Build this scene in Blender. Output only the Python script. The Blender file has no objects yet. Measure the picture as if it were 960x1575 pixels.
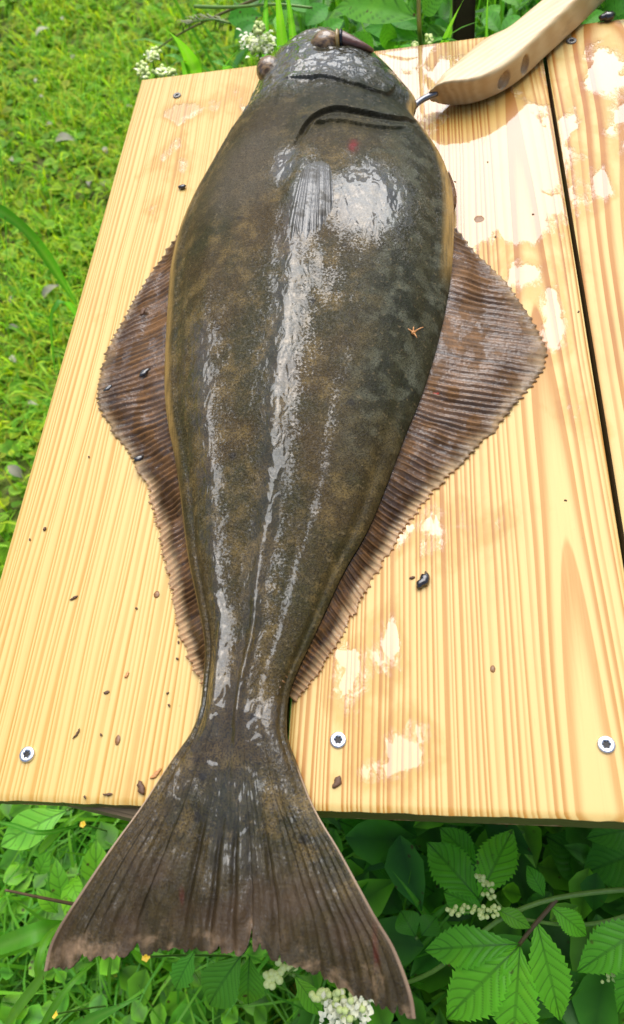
import bpy, math, random
import numpy as np
from mathutils import Matrix, Vector

random.seed(7)
RNG = np.random.default_rng(11)
scene = bpy.context.scene
COL = scene.collection

# ------------------------------------------------------------------ camera
# World: table top is z = 0, x to the right across the planks, y along them (away), metres.
F_PX, CX, CY, W_PX, H_PX = 1175.2, 480.0, 787.5, 960.0, 1575.0
CAM = np.array([0.0, 0.0, 0.44023])
R_CV = np.array([[0.98593093, -0.02824756, -0.16474912],
                 [0.05740739, -0.86844389, 0.49245264],
                 [-0.15698596, -0.49498210, -0.85460408]])
cam_data = bpy.data.cameras.new('camera')
cam = bpy.data.objects.new('camera', cam_data)
COL.objects.link(cam)
cam_data.sensor_fit = 'VERTICAL'
cam_data.sensor_height = 36.0
cam_data.lens = 36.0 * F_PX / H_PX
cam_data.clip_start = 0.01
cam_data.clip_end = 500.0
Rb = R_CV @ np.diag([1.0, -1.0, -1.0])
M = Matrix.Identity(4)
for i in range(3):
    for j in range(3):
        M[i][j] = Rb[i, j]
    M[i][3] = CAM[i]
cam.matrix_world = M
cam_data.dof.use_dof = True
cam_data.dof.focus_distance = 0.53
cam_data.dof.aperture_fstop = 10.0
scene.camera = cam

# ------------------------------------------------------------------ sky, sun, exposure
SUN_EL, SUN_AZ = math.radians(62.0), math.radians(4.0)      # azimuth from +Y towards +X
world = bpy.data.worlds.new('World')
scene.world = world
world.use_nodes = True
wn = world.node_tree
bg = wn.nodes['Background']
sky = wn.nodes.new('ShaderNodeTexSky')
sky.sky_type = 'NISHITA'
sky.sun_disc = False
sky.sun_elevation = SUN_EL
sky.sun_rotation = SUN_AZ
sky.air_density = 1.0
sky.dust_density = 4.0
sky.ozone_density = 1.0
wn.links.new(sky.outputs[0], bg.inputs[0])
bg.inputs[1].default_value = 0.13
sun_data = bpy.data.lights.new('sun', 'SUN')
sun_data.energy = 3.2
sun_data.angle = math.radians(68.0)
sun_data.color = (0.93, 0.97, 1.0)
sun = bpy.data.objects.new('sun', sun_data)
COL.objects.link(sun)
sdir = Vector((math.sin(SUN_AZ) * math.cos(SUN_EL), math.cos(SUN_AZ) * math.cos(SUN_EL), math.sin(SUN_EL)))
sun.rotation_euler = (-sdir).to_track_quat('-Z', 'Y').to_euler()
sun.location = sdir * 20
scene.view_settings.view_transform = 'Standard'
scene.view_settings.look = 'None'
scene.view_settings.exposure = 0.45
scene.view_settings.gamma = 1.0

# ------------------------------------------------------------------ helpers
def at(px, py, z=0.0):
    """World point seen at photograph pixel (px, py) at height z."""
    r = R_CV @ np.array([(px - CX) / F_PX, (py - CY) / F_PX, 1.0])
    return CAM + r * ((z - CAM[2]) / r[2])

def poly(pts, z=0.0):
    return np.array([at(p[0], p[1], p[2] if len(p) > 2 else z) for p in pts])

def resample(P, n):
    P = np.asarray(P, float)
    d = np.r_[0, np.cumsum(np.linalg.norm(np.diff(P, axis=0), axis=1))]
    s = np.linspace(0, d[-1], n)
    return np.stack([np.interp(s, d, P[:, k]) for k in range(P.shape[1])], 1)

def smooth_line(P, n, it=3):
    P = np.asarray(P, float)
    for _ in range(it):                      # Chaikin
        Q = [P[0]]
        for a, b in zip(P[:-1], P[1:]):
            Q += [a * .75 + b * .25, a * .25 + b * .75]
        Q.append(P[-1])
        P = np.array(Q)
    return resample(P, n)

def sstep(a, b, x):
    t = np.clip((x - a) / (b - a), 0, 1)
    return t * t * (3 - 2 * t)

_perm = RNG.permutation(512)
_perm = np.r_[_perm, _perm, _perm]
_val = RNG.random(2048)
def vnoise(x, y):
    """value noise in 0..1 for arrays"""
    xi, yi = np.floor(x).astype(int), np.floor(y).astype(int)
    fx, fy = x - xi, y - yi
    fx, fy = fx * fx * (3 - 2 * fx), fy * fy * (3 - 2 * fy)
    def h(a, b):
        return _val[_perm[(_perm[a & 511] + b) & 511]]
    return (h(xi, yi) * (1 - fx) + h(xi + 1, yi) * fx) * (1 - fy) + (h(xi, yi + 1) * (1 - fx) + h(xi + 1, yi + 1) * fx) * fy
def fbm(x, y, o=3):
    t, a, s = 0, .5, 0
    for k in range(o):
        t = t + a * vnoise(x * 2 ** k + 17 * k, y * 2 ** k + 31 * k)
        s += a
        a *= .5
    return t / s

def grid_faces(nr, nc, off=0, flip=False):
    i = np.arange(nr - 1)[:, None] * nc + np.arange(nc - 1)[None]
    f = np.stack([i, i + 1, i + 1 + nc, i + nc], -1).reshape(-1, 4)
    if flip:
        f = f[:, ::-1]
    return f + off

def make_mesh(name, verts, faces, attrs=None, smooth=True):
    """faces: one (n,3|4) array or a list of such arrays"""
    if isinstance(faces, np.ndarray):
        faces = [faces]
    faces = [np.asarray(f) for f in faces if len(f)]
    me = bpy.data.meshes.new(name)
    verts = np.asarray(verts, np.float32)
    me.vertices.add(len(verts))
    me.vertices.foreach_set('co', verts.ravel())
    li = np.concatenate([f.ravel() for f in faces]).astype(np.int32)
    tot = np.concatenate([np.full(len(f), f.shape[1]) for f in faces]).astype(np.int32)
    me.loops.add(len(li))
    me.loops.foreach_set('vertex_index', li)
    me.polygons.add(len(tot))
    me.polygons.foreach_set('loop_start', (np.cumsum(tot) - tot).astype(np.int32))
    me.polygons.foreach_set('loop_total', tot)
    me.polygons.foreach_set('use_smooth', np.full(len(tot), smooth))
    for k, v in (attrs or {}).items():
        v = np.asarray(v, np.float32)
        if v.ndim == 1:
            a = me.attributes.new(k, 'FLOAT', 'POINT')
            a.data.foreach_set('value', v)
        else:
            a = me.attributes.new(k, 'FLOAT_COLOR', 'POINT')
            if v.shape[1] == 3:
                v = np.c_[v, np.ones(len(v), np.float32)]
            a.data.foreach_set('color', v.ravel())
    me.update(calc_edges=True)
    me.validate()
    return me

def obj(name, me, mat, parent=None):
    o = bpy.data.objects.new(name, me)
    COL.objects.link(o)
    if mat is not None and not me.materials:
        me.materials.append(mat)
    if parent is not None:
        o.parent = parent
        o.matrix_parent_inverse = Matrix.Identity(4)
    return o

def tag(o, label=None, cat=None, group=None, kind=None):
    for k, v in (('label', label), ('category', cat), ('group', group), ('kind', kind)):
        if v:
            o[k] = v
    return o

def empty(name, loc):
    o = bpy.data.objects.new(name, None)
    o.empty_display_size = .02
    o.location = loc
    COL.objects.link(o)
    return o

def part(name, me, mat, root):
    """mesh built in world coordinates, parented to a root that stands at its own base"""
    o = obj(name, me, mat, root)
    w = Vector((0, 0, 0))
    p = root
    while p is not None:
        w += p.location
        p = p.parent
    o.location = -w
    return o

def thing_mesh(name, verts, faces, mat, label, cat, group=None, base=None, attrs=None, smooth=True, kind=None):
    """a thing that is one mesh; its origin goes to its base"""
    verts = np.asarray(verts, float)
    b = np.asarray(base if base is not None else [verts[:, 0].mean(), verts[:, 1].mean(), verts[:, 2].min()])
    me = make_mesh(name, verts - b, faces, attrs, smooth)
    o = obj(name, me, mat)
    o.location = b
    return tag(o, label, cat, group, kind)

def tube(P, rad, n=8, cap=True):
    """verts, faces of a tube along polyline P with radius array"""
    P = np.asarray(P, float)
    rad = np.broadcast_to(np.asarray(rad, float), (len(P),))
    T = np.gradient(P, axis=0)
    T /= np.linalg.norm(T, axis=1)[:, None] + 1e-12
    up = np.array([0, 0, 1.0]) if abs(T[0, 2]) < .9 else np.array([1.0, 0, 0])
    V = []
    for p, t, r in zip(P, T, rad):
        s = np.cross(t, up); s /= np.linalg.norm(s) + 1e-12
        u = np.cross(s, t)
        a = np.arange(n) / n * 2 * math.pi
        V.append(p + r * (np.cos(a)[:, None] * s + np.sin(a)[:, None] * u))
        up = u
    V = np.concatenate(V)
    F = []
    for i in range(len(P) - 1):
        for k in range(n):
            F.append((i * n + k, i * n + (k + 1) % n, (i + 1) * n + (k + 1) % n, (i + 1) * n + k))
    F = np.array(F)
    if cap:
        c0, c1 = len(V), len(V) + 1
        V = np.r_[V, [P[0], P[-1]]]
        k = np.arange(n)
        t0 = np.stack([np.full(n, c0), (k + 1) % n, k], 1)
        t1 = np.stack([np.full(n, c1), (len(P) - 1) * n + k, (len(P) - 1) * n + (k + 1) % n], 1)
        return V, [F, np.r_[t0, t1]]
    return V, [F]

def join(parts):
    """parts: list of (verts, faceslist[, attrs]) -> one"""
    V, F4, F3, A, n = [], [], [], {}, 0
    for p in parts:
        v, f = p[0], p[1]
        if isinstance(f, np.ndarray):
            f = [f]
        for g in f:
            if len(g):
                (F4 if g.shape[1] == 4 else F3).append(g + n)
        for k, a in (p[2] if len(p) > 2 else {}).items():
            A.setdefault(k, []).append(a)
        V.append(v); n += len(v)
    F = []
    if F4: F.append(np.concatenate(F4))
    if F3: F.append(np.concatenate(F3))
    return np.concatenate(V), F, {k: np.concatenate(a) for k, a in A.items()}

def blob(c, r, seed=0, n=10, rough=.25, squash=(1, 1, 1)):
    """an irregular little lump"""
    u = np.linspace(0, 2 * math.pi, n, endpoint=False)
    w = np.linspace(0, math.pi, n // 2 + 2)
    rs = np.random.default_rng(seed)
    V = []
    for t in w:
        for a in u:
            d = np.array([math.sin(t) * math.cos(a), math.sin(t) * math.sin(a), math.cos(t)])
            k = 1 if t in (w[0], w[-1]) else 1 + rough * (rs.random() - .5) * 2
            V.append(np.asarray(c) + d * r * k * np.asarray(squash))
    F = []
    for i in range(len(w) - 1):
        for k in range(n):
            F.append((i * n + k, (i + 1) * n + k, (i + 1) * n + (k + 1) % n, i * n + (k + 1) % n))
    return np.array(V), [np.array(F)]

# ------------------------------------------------------------------ materials
class NT:
    """small helper for writing node trees"""
    def __init__(self, name):
        self.m = bpy.data.materials.new(name)
        self.m.use_nodes = True
        self.t = self.m.node_tree
        self.b = self.t.nodes['Principled BSDF']
    def n(self, kind, **kw):
        o = self.t.nodes.new('ShaderNode' + kind)
        for k, v in kw.items():
            setattr(o, k, v)
        return o
    def put(self, sock, v):
        if v is None:
            return
        if isinstance(v, bpy.types.NodeSocket):
            self.t.links.new(v, sock)
        else:
            if isinstance(v, (tuple, list)) and len(v) == 3 and sock.type == 'RGBA':
                v = (*v, 1)
            sock.default_value = v
    def math(self, op, a, b=None, c=None, clamp=False):
        o = self.n('Math', operation=op, use_clamp=clamp)
        for i, v in enumerate((a, b, c)):
            self.put(o.inputs[i], v)
        return o.outputs[0]
    def mix(self, f, a, b, blend='MIX'):
        o = self.n('Mix', data_type='RGBA', blend_type=blend)
        self.put(o.inputs[0], f); self.put(o.inputs[6], a); self.put(o.inputs[7], b)
        return o.outputs[2]
    def ss(self, x, a, b, lo=0.0, hi=1.0):
        o = self.n('MapRange', interpolation_type='SMOOTHSTEP')
        for i, v in enumerate((x, a, b, lo, hi)):
            self.put(o.inputs[i], v)
        return o.outputs[0]
    def noise(self, vec, scale, detail=3, rough=.5, dist=0.0, out=0):
        o = self.n('TexNoise')
        self.put(o.inputs['Vector'], vec)
        o.inputs['Scale'].default_value = scale
        o.inputs['Detail'].default_value = detail
        o.inputs['Roughness'].default_value = rough
        o.inputs['Distortion'].default_value = dist
        return o.outputs[out]
    def mapping(self, vec, scale=(1, 1, 1), rot=(0, 0, 0), loc=(0, 0, 0)):
        o = self.n('Mapping')
        self.put(o.inputs[0], vec)
        o.inputs['Location'].default_value = loc
        o.inputs['Rotation'].default_value = rot
        o.inputs['Scale'].default_value = scale
        return o.outputs[0]
    def attr(self, name, fac=True):
        o = self.n('Attribute', attribute_name=name)
        return o.outputs['Fac' if fac else 'Color']
    def coord(self, which='Object'):
        return self.n('TexCoord').outputs[which]
    def pos(self):
        return self.n('NewGeometry').outputs['Position']
    def bump(self, h, strength=1.0, dist=.001, normal=None):
        o = self.n('Bump')
        o.inputs['Strength'].default_value = strength
        o.inputs['Distance'].default_value = dist
        self.put(o.inputs['Height'], h)
        if normal is not None:
            self.put(o.inputs['Normal'], normal)
        return o.outputs[0]
    def set(self, **kw):
        for k, v in kw.items():
            self.put(self.b.inputs[k.replace('_', ' ')], v)

def simple_mat(name, color, rough=.5, metal=0.0, noise_amt=.25, scale=200, bump=.0004, coat=0.0):
    m = NT(name)
    c = m.coord()
    nz = m.noise(c, scale, 4)
    dark = tuple(x * (1 - noise_amt) for x in color)
    lite = tuple(min(1, x * (1 + noise_amt)) for x in color)
    m.set(Base_Color=m.mix(nz, dark, lite), Roughness=rough, Metallic=metal, Normal=m.bump(nz, .6, bump))
    if coat:
        m.set(Coat_Weight=coat, Coat_Roughness=.05)
    return m.m

def leaf_mat(name, base, dark=None, rough=.42, trans=.35, sheen=.0):
    """green tissue: base colour times the mesh's own 'tint', darker along 'vein'; some light passes through"""
    m = NT(name)
    tint = m.attr('tint', False)
    vein = m.attr('vein')
    c = m.pos()
    nz = m.noise(c, 60, 3)
    col = m.mix(1.0, m.mix(nz, tuple(x * .82 for x in base), tuple(x * 1.18 for x in base)), tint, 'MULTIPLY')
    blot = m.noise(m.mapping(c, (26, 26, 40)), 1, 4, .6)
    col = m.mix(m.ss(blot, .50, .72, 0, .55), col, m.mix(1.0, col, (1.5, 1.15, .9), 'MULTIPLY'))
    vo = m.n('TexVoronoi'); m.put(vo.inputs['Vector'], c); vo.inputs['Scale'].default_value = 75
    col = m.mix(m.math('MULTIPLY', m.ss(vo.outputs[0], .10, .20, .9, 0), m.ss(blot, .50, .56)), col, (.10, .055, .015))
    col = m.mix(m.math('MULTIPLY', vein, .8), col, dark or tuple(x * .4 for x in base))
    m.set(Base_Color=col, Roughness=rough, Normal=m.bump(m.noise(c, 500, 2), .25, .0006))
    m.b.inputs['Specular IOR Level'].default_value = .28
    tr = m.n('BsdfTranslucent')
    m.put(tr.inputs[0], m.mix(1.0, col, (1.3, 1.25, .5), 'MULTIPLY'))
    mx = m.n('MixShader')
    mx.inputs[0].default_value = trans
    m.t.links.new(m.b.outputs[0], mx.inputs[1])
    m.t.links.new(tr.outputs[0], mx.inputs[2])
    m.t.links.new(mx.outputs[0], m.t.nodes['Material Output'].inputs[0])
    return m.m

def wood_mat(name, cx, d0, slope, spacing, warp, early, late, contrast=1.0, seed=0.0):
    """sawn pine: growth rings cut by the board's face, fine fibre, wet film where 'wet' says so"""
    m = NT(name)
    p = m.pos()
    sx = m.n('SeparateXYZ'); m.put(sx.inputs[0], p)
    x, y, z = sx.outputs
    slow = m.noise(m.mapping(p, (9, 1.6, 9), loc=(seed, seed * 2, 0)), 1, 2)
    slow2 = m.noise(m.mapping(p, (2.5, 1.3, 2.5), loc=(seed + 4, seed, 0)), 1, 2)
    fine = m.noise(m.mapping(p, (60, 5, 60), loc=(seed, 0, 0)), 1, 2)
    dx = m.math('ADD', m.math('SUBTRACT', x, cx), m.math('MULTIPLY', m.math('SUBTRACT', slow, .5), warp))
    dx = m.math('ADD', dx, m.math('MULTIPLY', m.math('SUBTRACT', fine, .5), warp * .06))
    dz = m.math('ADD', m.math('ADD', m.math('MULTIPLY', y, slope), d0), m.math('SUBTRACT', m.math('MULTIPLY', m.math('SUBTRACT', slow2, .5), warp * 1.0), z))
    r = m.math('SQRT', m.math('ADD', m.math('MULTIPLY', dx, dx), m.math('MULTIPLY', dz, dz)))
    # ring width wanders from year to year
    q = m.math('DIVIDE', r, spacing)
    o = m.n('TexNoise', noise_dimensions='1D')
    m.put(o.inputs['W'], m.math('MULTIPLY', q, .35)); o.inputs['Scale'].default_value = 1; o.inputs['Detail'].default_value = 1
    q = m.math('ADD', q, m.math('MULTIPLY', o.outputs[0], 2.2))
    fr = m.math('FRACT', q)
    o2 = m.n('TexNoise', noise_dimensions='1D')
    m.put(o2.inputs['W'], m.math('FLOOR', q)); o2.inputs['Scale'].default_value = 3.7
    late_f = m.math('MULTIPLY', m.ss(fr, .24, .80), m.ss(fr, .93, 1.0, 1.0, 0.0))
    late_f = m.math('MULTIPLY', late_f, m.ss(o2.outputs[0], .3, .6, .5, 1.0))
    fib = m.noise(m.mapping(p, (900, 22, 900), loc=(seed, 0, 0)), 1, 3, .6)
    fibs = m.noise(m.mapping(p, (260, 3, 260), loc=(0, seed, 0)), 1, 3, .6)
    big = m.noise(m.mapping(p, (5, 2.2, 5), loc=(seed, seed, 0)), 1, 2)
    wet_in = m.attr('wet')
    # water film: zone plus a ragged edge
    edge_n = m.noise(m.mapping(p, (30, 19, 30), loc=(seed * 3, 0, 0)), 1, 3, .5, .6)
    edge_f = m.noise(m.mapping(p, (190, 110, 190)), 1, 4, .6, .6)
    wl = m.math('ADD', wet_in, m.math('MULTIPLY', m.math('SUBTRACT', edge_n, .5), 1.25))
    wl = m.math('ADD', wl, m.math('MULTIPLY', m.math('SUBTRACT', edge_f, .5), m.ss(wet_in, .5, 1.0, .30, .05)))
    wet = m.ss(wl, .49, .56)
    damp = m.ss(wl, .22, .5)
    f = m.math('MULTIPLY', late_f, contrast)
    f = m.math('ADD', f, m.math('MULTIPLY', m.math('SUBTRACT', fib, .5), .46))
    f = m.math('ADD', f, m.math('MULTIPLY', m.math('SUBTRACT', fibs, .5), .42), clamp=True)
    col = m.mix(f, early, late)
    col = m.mix(m.ss(big, .35, .75, 0, .35), col, tuple(a * b for a, b in zip(early, (.94, .82, .60))))
    col = m.mix(m.math('MULTIPLY', damp, .75), col, m.mix(1.0, col, (.84, .70, .42), 'MULTIPLY'))
    speck = m.ss(m.noise(m.mapping(p, (420, 300, 1)), 1, 2), .70, .76)
    col = m.mix(m.math('MULTIPLY', speck, m.ss(m.noise(p, 14, 2), .5, .62, 0, .30)), col, (.18, .10, .04))
    smudge = m.noise(m.mapping(p, (16, 9, 16), loc=(seed, 3, 0)), 1, 5, .65)
    col = m.mix(m.ss(smudge, .52, .74, 0, .30), col, m.mix(1.0, col, (.72, .62, .48), 'MULTIPLY'))
    scr = m.noise(m.mapping(p, (700, 30, 1), rot=(0, 0, .5)), 1, 2, .5)
    col = m.mix(m.math('MULTIPLY', m.ss(scr, .70, .76), m.ss(m.noise(p, 9, 2), .52, .64, 0, .35)), col, (.25, .14, .05))
    # cut faces (end grain, sides): backlit shade painted in as darker browns
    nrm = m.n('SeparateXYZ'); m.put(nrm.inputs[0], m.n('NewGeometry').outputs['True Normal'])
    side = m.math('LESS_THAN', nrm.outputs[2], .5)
    shade_n = m.noise(m.mapping(p, (120, 120, 500)), 1, 3)
    col = m.mix(side, col, m.mix(shade_n, (.09, .055, .022), (.26, .16, .07)))
    m.set(Base_Color=col, Roughness=m.math('SUBTRACT', .50, m.math('MULTIPLY', fibs, .15)))
    m.b.inputs['Specular IOR Level'].default_value = .35
    wetf = m.math('MULTIPLY', wet, m.math('SUBTRACT', 1.0, side))
    m.set(Coat_Weight=wetf, Coat_Roughness=.03)
    m.b.inputs['Coat IOR'].default_value = 1.62
    relief = m.math('ADD', m.math('MULTIPLY', late_f, .5), m.math('MULTIPLY', fib, .5))
    m.set(Normal=m.bump(relief, .35, .0004))
    menis = m.math('MULTIPLY', m.ss(wl, .48, .62), 1.0)
    rip = m.noise(m.mapping(p, (70, 30, 70)), 1, 2)
    hh = m.math('ADD', menis, m.math('MULTIPLY', rip, .25))
    m.set(Coat_Normal=m.bump(m.math('ADD', hh, m.math('MULTIPLY', relief, .02)), 1.0, .0016))
    return m.m

EARLY, LATE = (.58, .415, .152), (.33, .120, .006)
MAT = {}
MAT['plank_a'] = wood_mat('pine_straight_grain', -.62, .02, .01, .0034, .030, (.58, .415, .142), (.41, .195, .022), .95, 1.3)
MAT['plank_b'] = wood_mat('pine_cathedral_grain', .076, .012, .022, .0034, .022, EARLY, LATE, 1.15, 5.1)
MAT['plank_c'] = wood_mat('pine_broad_grain', .165, .010, .035, .0060, .030, (.56, .400, .140), (.34, .120, .006), 1.2, 9.7)

# ------------------------------------------------------------------ setting: ground
GZ = -0.70
def soil_mat():
    m = NT('mossy_soil')
    p = m.pos()
    a = m.noise(p, 9, 5, .6)
    b = m.noise(p, 60, 4, .6)
    col = m.mix(m.ss(a, .35, .65), (.085, .095, .014), (.16, .22, .022))
    col = m.mix(m.ss(b, .5, .75), col, (.06, .04, .02))
    m.set(Base_Color=col, Roughness=.9, Normal=m.bump(b, 1, .02))
    return m.m
xs = np.r_[-300, -60, -15, np.linspace(-4, 4, 81), 15, 60, 300]
ys = np.r_[-300, -60, -15, np.linspace(-3, 6, 91), 15, 60, 300]
GX, GY = np.meshgrid(xs, ys)
def ground_z(x, y):
    return GZ + (fbm(x * 3 + 50, y * 3 + 50, 3) - .5) * .05 * (np.hypot(x, y) < 12)
me = make_mesh('ground', np.stack([GX.ravel(), GY.ravel(), ground_z(GX, GY).ravel()], 1), grid_faces(len(ys), len(xs)))
tag(obj('ground', me, soil_mat()), kind='structure')

# ------------------------------------------------------------------ table
TH = 0.026
table = empty('table', (-.09, .42, GZ))
tag(table, 'pale pine plank table wet with slime, the fish lying on it', 'table')
def wet_field(X, Y, zones):
    w = np.zeros_like(X)
    for (px, py, rx, ry, a) in zones:
        c = at(px, py)
        ex = np.linalg.norm(at(px + rx, py) - c)
        ey = np.linalg.norm(at(px, py + ry) - c)
        w = np.maximum(w, a * np.exp(-((X - c[0]) / ex) ** 2 * .7 - ((Y - c[1]) / ey) ** 2 * .7))
    return w
WET = [(760, 250, 130, 120, 1.1), (700, 130, 120, 60, 1.0), (620, 90, 60, 40, .9), (720, 330, 60, 60, 1.1), (800, 330, 60, 60, .95),
       (930, 110, 40, 50, .85), (950, 200, 40, 90, .55), (860, 480, 40, 120, .55), (900, 630, 40, 60, .5), (800, 420, 60, 40, .6),
       (930, 280, 30, 40, .6), (585, 985, 45, 70, .62), (650, 800, 60, 60, .52), (630, 1160, 60, 60, .60), (540, 1050, 40, 120, .62), (580, 1190, 60, 30, .55),
       (740, 800, 60, 60, .42), (280, 170, 40, 20, .7), (270, 240, 40, 40, .55), (350, 150, 60, 50, .5), (240, 320, 30, 30, .4), (200, 500, 40, 100, .22)]
def plank(x0, x1, y0, y1, mat, dz=0.0, TH=TH):
    nx, ny = 90, 330
    xx = np.linspace(x0, x1, nx); yy = np.linspace(y0, y1, ny)
    X, Y = np.meshgrid(xx, yy)
    b = .0015
    ed = np.minimum(np.minimum(X - x0, x1 - X), np.minimum(Y - y0, y1 - Y))
    Z = dz + (fbm(X * 9, Y * 4) - .5) * .0012 - .0012 * np.exp(-ed / .0012)
    # saw-cut ragged ends
    Yj = Y.copy()
    Yj[0] += (fbm(X[0] * 120, X[0] * 0) - .5) * .0012
    top = np.stack([X.ravel(), Yj.ravel(), Z.ravel()], 1)
    bot = top.copy(); bot[:, 2] = dz - TH
    n = nx * ny
    per = np.r_[np.arange(nx), np.arange(1, ny) * nx + nx - 1, (ny - 1) * nx + np.arange(nx - 2, -1, -1), np.arange(ny - 2, 0, -1) * nx]
    nxt = np.roll(per, -1)
    # side walls get their own copy of the rim so that the arris stays crisp
    rim_t, rim_b = top[per], top[per].copy()
    rim_b[:, 2] = dz - TH
    m = len(per)
    k = np.arange(m); k2 = (k + 1) % m
    V = np.r_[top, rim_t, rim_b, [[x0, y0, dz - TH], [x1, y0, dz - TH], [x1, y1, dz - TH], [x0, y1, dz - TH]]]
    walls = np.stack([n + k, n + m + k, n + m + k2, n + k2], 1)
    F = [grid_faces(ny, nx), walls, np.array([[n + 2 * m + 3, n + 2 * m + 2, n + 2 * m + 1, n + 2 * m]])]
    wet = wet_field(V[:, 0], V[:, 1], WET)
    return part('plank', make_mesh('plank', V, F, {'wet': wet}), mat, table)
pl_a = plank(-.3010, -.0928, .0637, .7935, MAT['plank_a'], 0.0, .013)
pl_b = plank(-.0898, .1085, .0645, .7905, MAT['plank_b'], .0006)
pl_c = plank(.1122, .3120, .0645, .7925, MAT['plank_c'])

def dark_wood_mat():
    m = NT('weathered_wood')
    p = m.pos()
    a = m.noise(m.mapping(p, (8, 140, 140)), 1, 4, .6)
    m.set(Base_Color=m.mix(a, (.12, .080, .038), (.38, .27, .14)), Roughness=.75, Normal=m.bump(a, .7, .002))
    return m.m
MAT['dark_wood'] = dark_wood_mat()
def box(c, s, rz=0.0, bev=.002):
    """bevelled box verts/faces"""
    import bmesh
    bm = bmesh.new()
    bmesh.ops.create_cube(bm, size=1)
    bmesh.ops.scale(bm, vec=s, verts=bm.verts)
    if bev:
        bmesh.ops.bevel(bm, geom=bm.edges[:], offset=bev, segments=2, affect='EDGES')
    bmesh.ops.rotate(bm, matrix=Matrix.Rotation(rz, 3, 'Z'), verts=bm.verts)
    bmesh.ops.translate(bm, vec=c, verts=bm.verts)
    me = bpy.data.meshes.new('box')
    bm.to_mesh(me); bm.free()
    return me
part('batten', box((-.187, .0895, -.013 - .0185), (.175, .060, .036), math.radians(-9.8)), MAT['dark_wood'], table)
part('batten', box((.005, .72, -TH - .0225), (.56, .05, .044)), MAT['dark_wood'], table)
for (lx, ly) in ((-.20, .70), (.24, .70), (-.20, .12), (.24, .12)):
    part('leg', box((lx, ly, (GZ - TH - .045) / 2 - .02), (.045, .045, -GZ - TH - .05)), MAT['dark_wood'], table)

MAT['screw'] = simple_mat('zinc_screw', (.62, .63, .65), .35, 1.0, .12, 900, .0002)
MAT['screw_old'] = simple_mat('dull_screw', (.20, .19, .17), .5, .7, .3, 900, .0002)
MAT['black'] = simple_mat('dark_recess', (.012, .010, .009), .6, 0, .3, 500)
def screw(px, py, pk, r=.0047, mat='screw', z=.0017):
    c = at(px, py, z)
    n = 36
    a = np.arange(n) / n * 2 * math.pi
    star = r * (.40 + .085 * np.cos(6 * a))
    rings = [(np.full(n, r), -.0020), (np.full(n, r), -.0002), (np.full(n, r * .93), .0003), (np.full(n, r * .62), .0003), (star * 1.06, .0001), (star, -.0003), (star * .96, -.0009)]
    V = np.concatenate([np.stack([c[0] + q * np.cos(a), c[1] + q * np.sin(a), np.full(n, c[2] + h)], 1) for q, h in rings])
    F = []
    for i in range(len(rings) - 1):
        for k in range(n):
            F.append((i * n + k, i * n + (k + 1) % n, (i + 1) * n + (k + 1) % n, (i + 1) * n + k))
    s = part('screw', make_mesh('screw', V, np.array(F)), MAT[mat], pk)
    q = star * 1.0
    V = np.r_[np.stack([c[0] + q * np.cos(a), c[1] + q * np.sin(a), np.full(n, c[2] - .0006)], 1), [[c[0], c[1], c[2] - .0006]]]
    # the socket belongs to the screw head's mesh (a fourth level is not wanted)
    k = np.arange(n)
    me = s.data
    me2 = make_mesh('screw', np.r_[np.array([v.co[:] for v in me.vertices]), V], [np.array(F), np.stack([len(me.vertices) + k, len(me.vertices) + (k + 1) % n, np.full(n, len(me.vertices) + n)], 1)])
    me2.materials.append(MAT[mat]); me2.materials.append(MAT['black'])
    for f in me2.polygons:
        if f.index >= len(F) - n:
            f.material_index = 1
    s.data = me2
    return s
screw(41, 1160, pl_a); screw(520, 1138, pl_b); screw(933, 1145, pl_b)
screw(272, 146, pl_a, .0042, 'screw_old', .0012); screw(879, 62, pl_c, .0048, 'screw_old', .0012)

MAT['knot'] = simple_mat('pine_knot', (.20, .085, .02), .4, 0, .5, 700, .0003)
def knot(px, py, pk, rx, ry):
    c = at(px, py, .0006)
    n = 18
    a = np.arange(n) / n * 2 * math.pi
    jit = 1 + .15 * (RNG.random(n) - .5)
    V = [[c[0] + rx * j * math.cos(t), c[1] + ry * j * math.sin(t), c[2]] for t, j in zip(a, jit)]
    V += [[c[0] + .6 * rx * math.cos(t), c[1] + .6 * ry * math.sin(t), c[2] + .0005] for t in a]
    V += [[c[0], c[1], c[2] + .0004]]
    k = np.arange(n)
    F4 = np.stack([k, (k + 1) % n, n + (k + 1) % n, n + k], 1)
    F3 = np.stack([n + k, n + (k + 1) % n, np.full(n, 2 * n)], 1)
    part('knot', make_mesh('knot', V, [F4, F3]), MAT['knot'], pk)
knot(737, 337, pl_b, .0042, .0042); knot(758, 1029, pl_b, .0016, .0022); knot(241, 914, pl_a, .0020, .0024); knot(181, 1138, pl_a, .0016, .0030)

# ------------------------------------------------------------------ the fish
fish = empty('halibut', (-.09, .45, .0))
tag(fish, 'large dark brown flatfish lying wet on the planks, tail over the table edge', 'fish')

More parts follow.
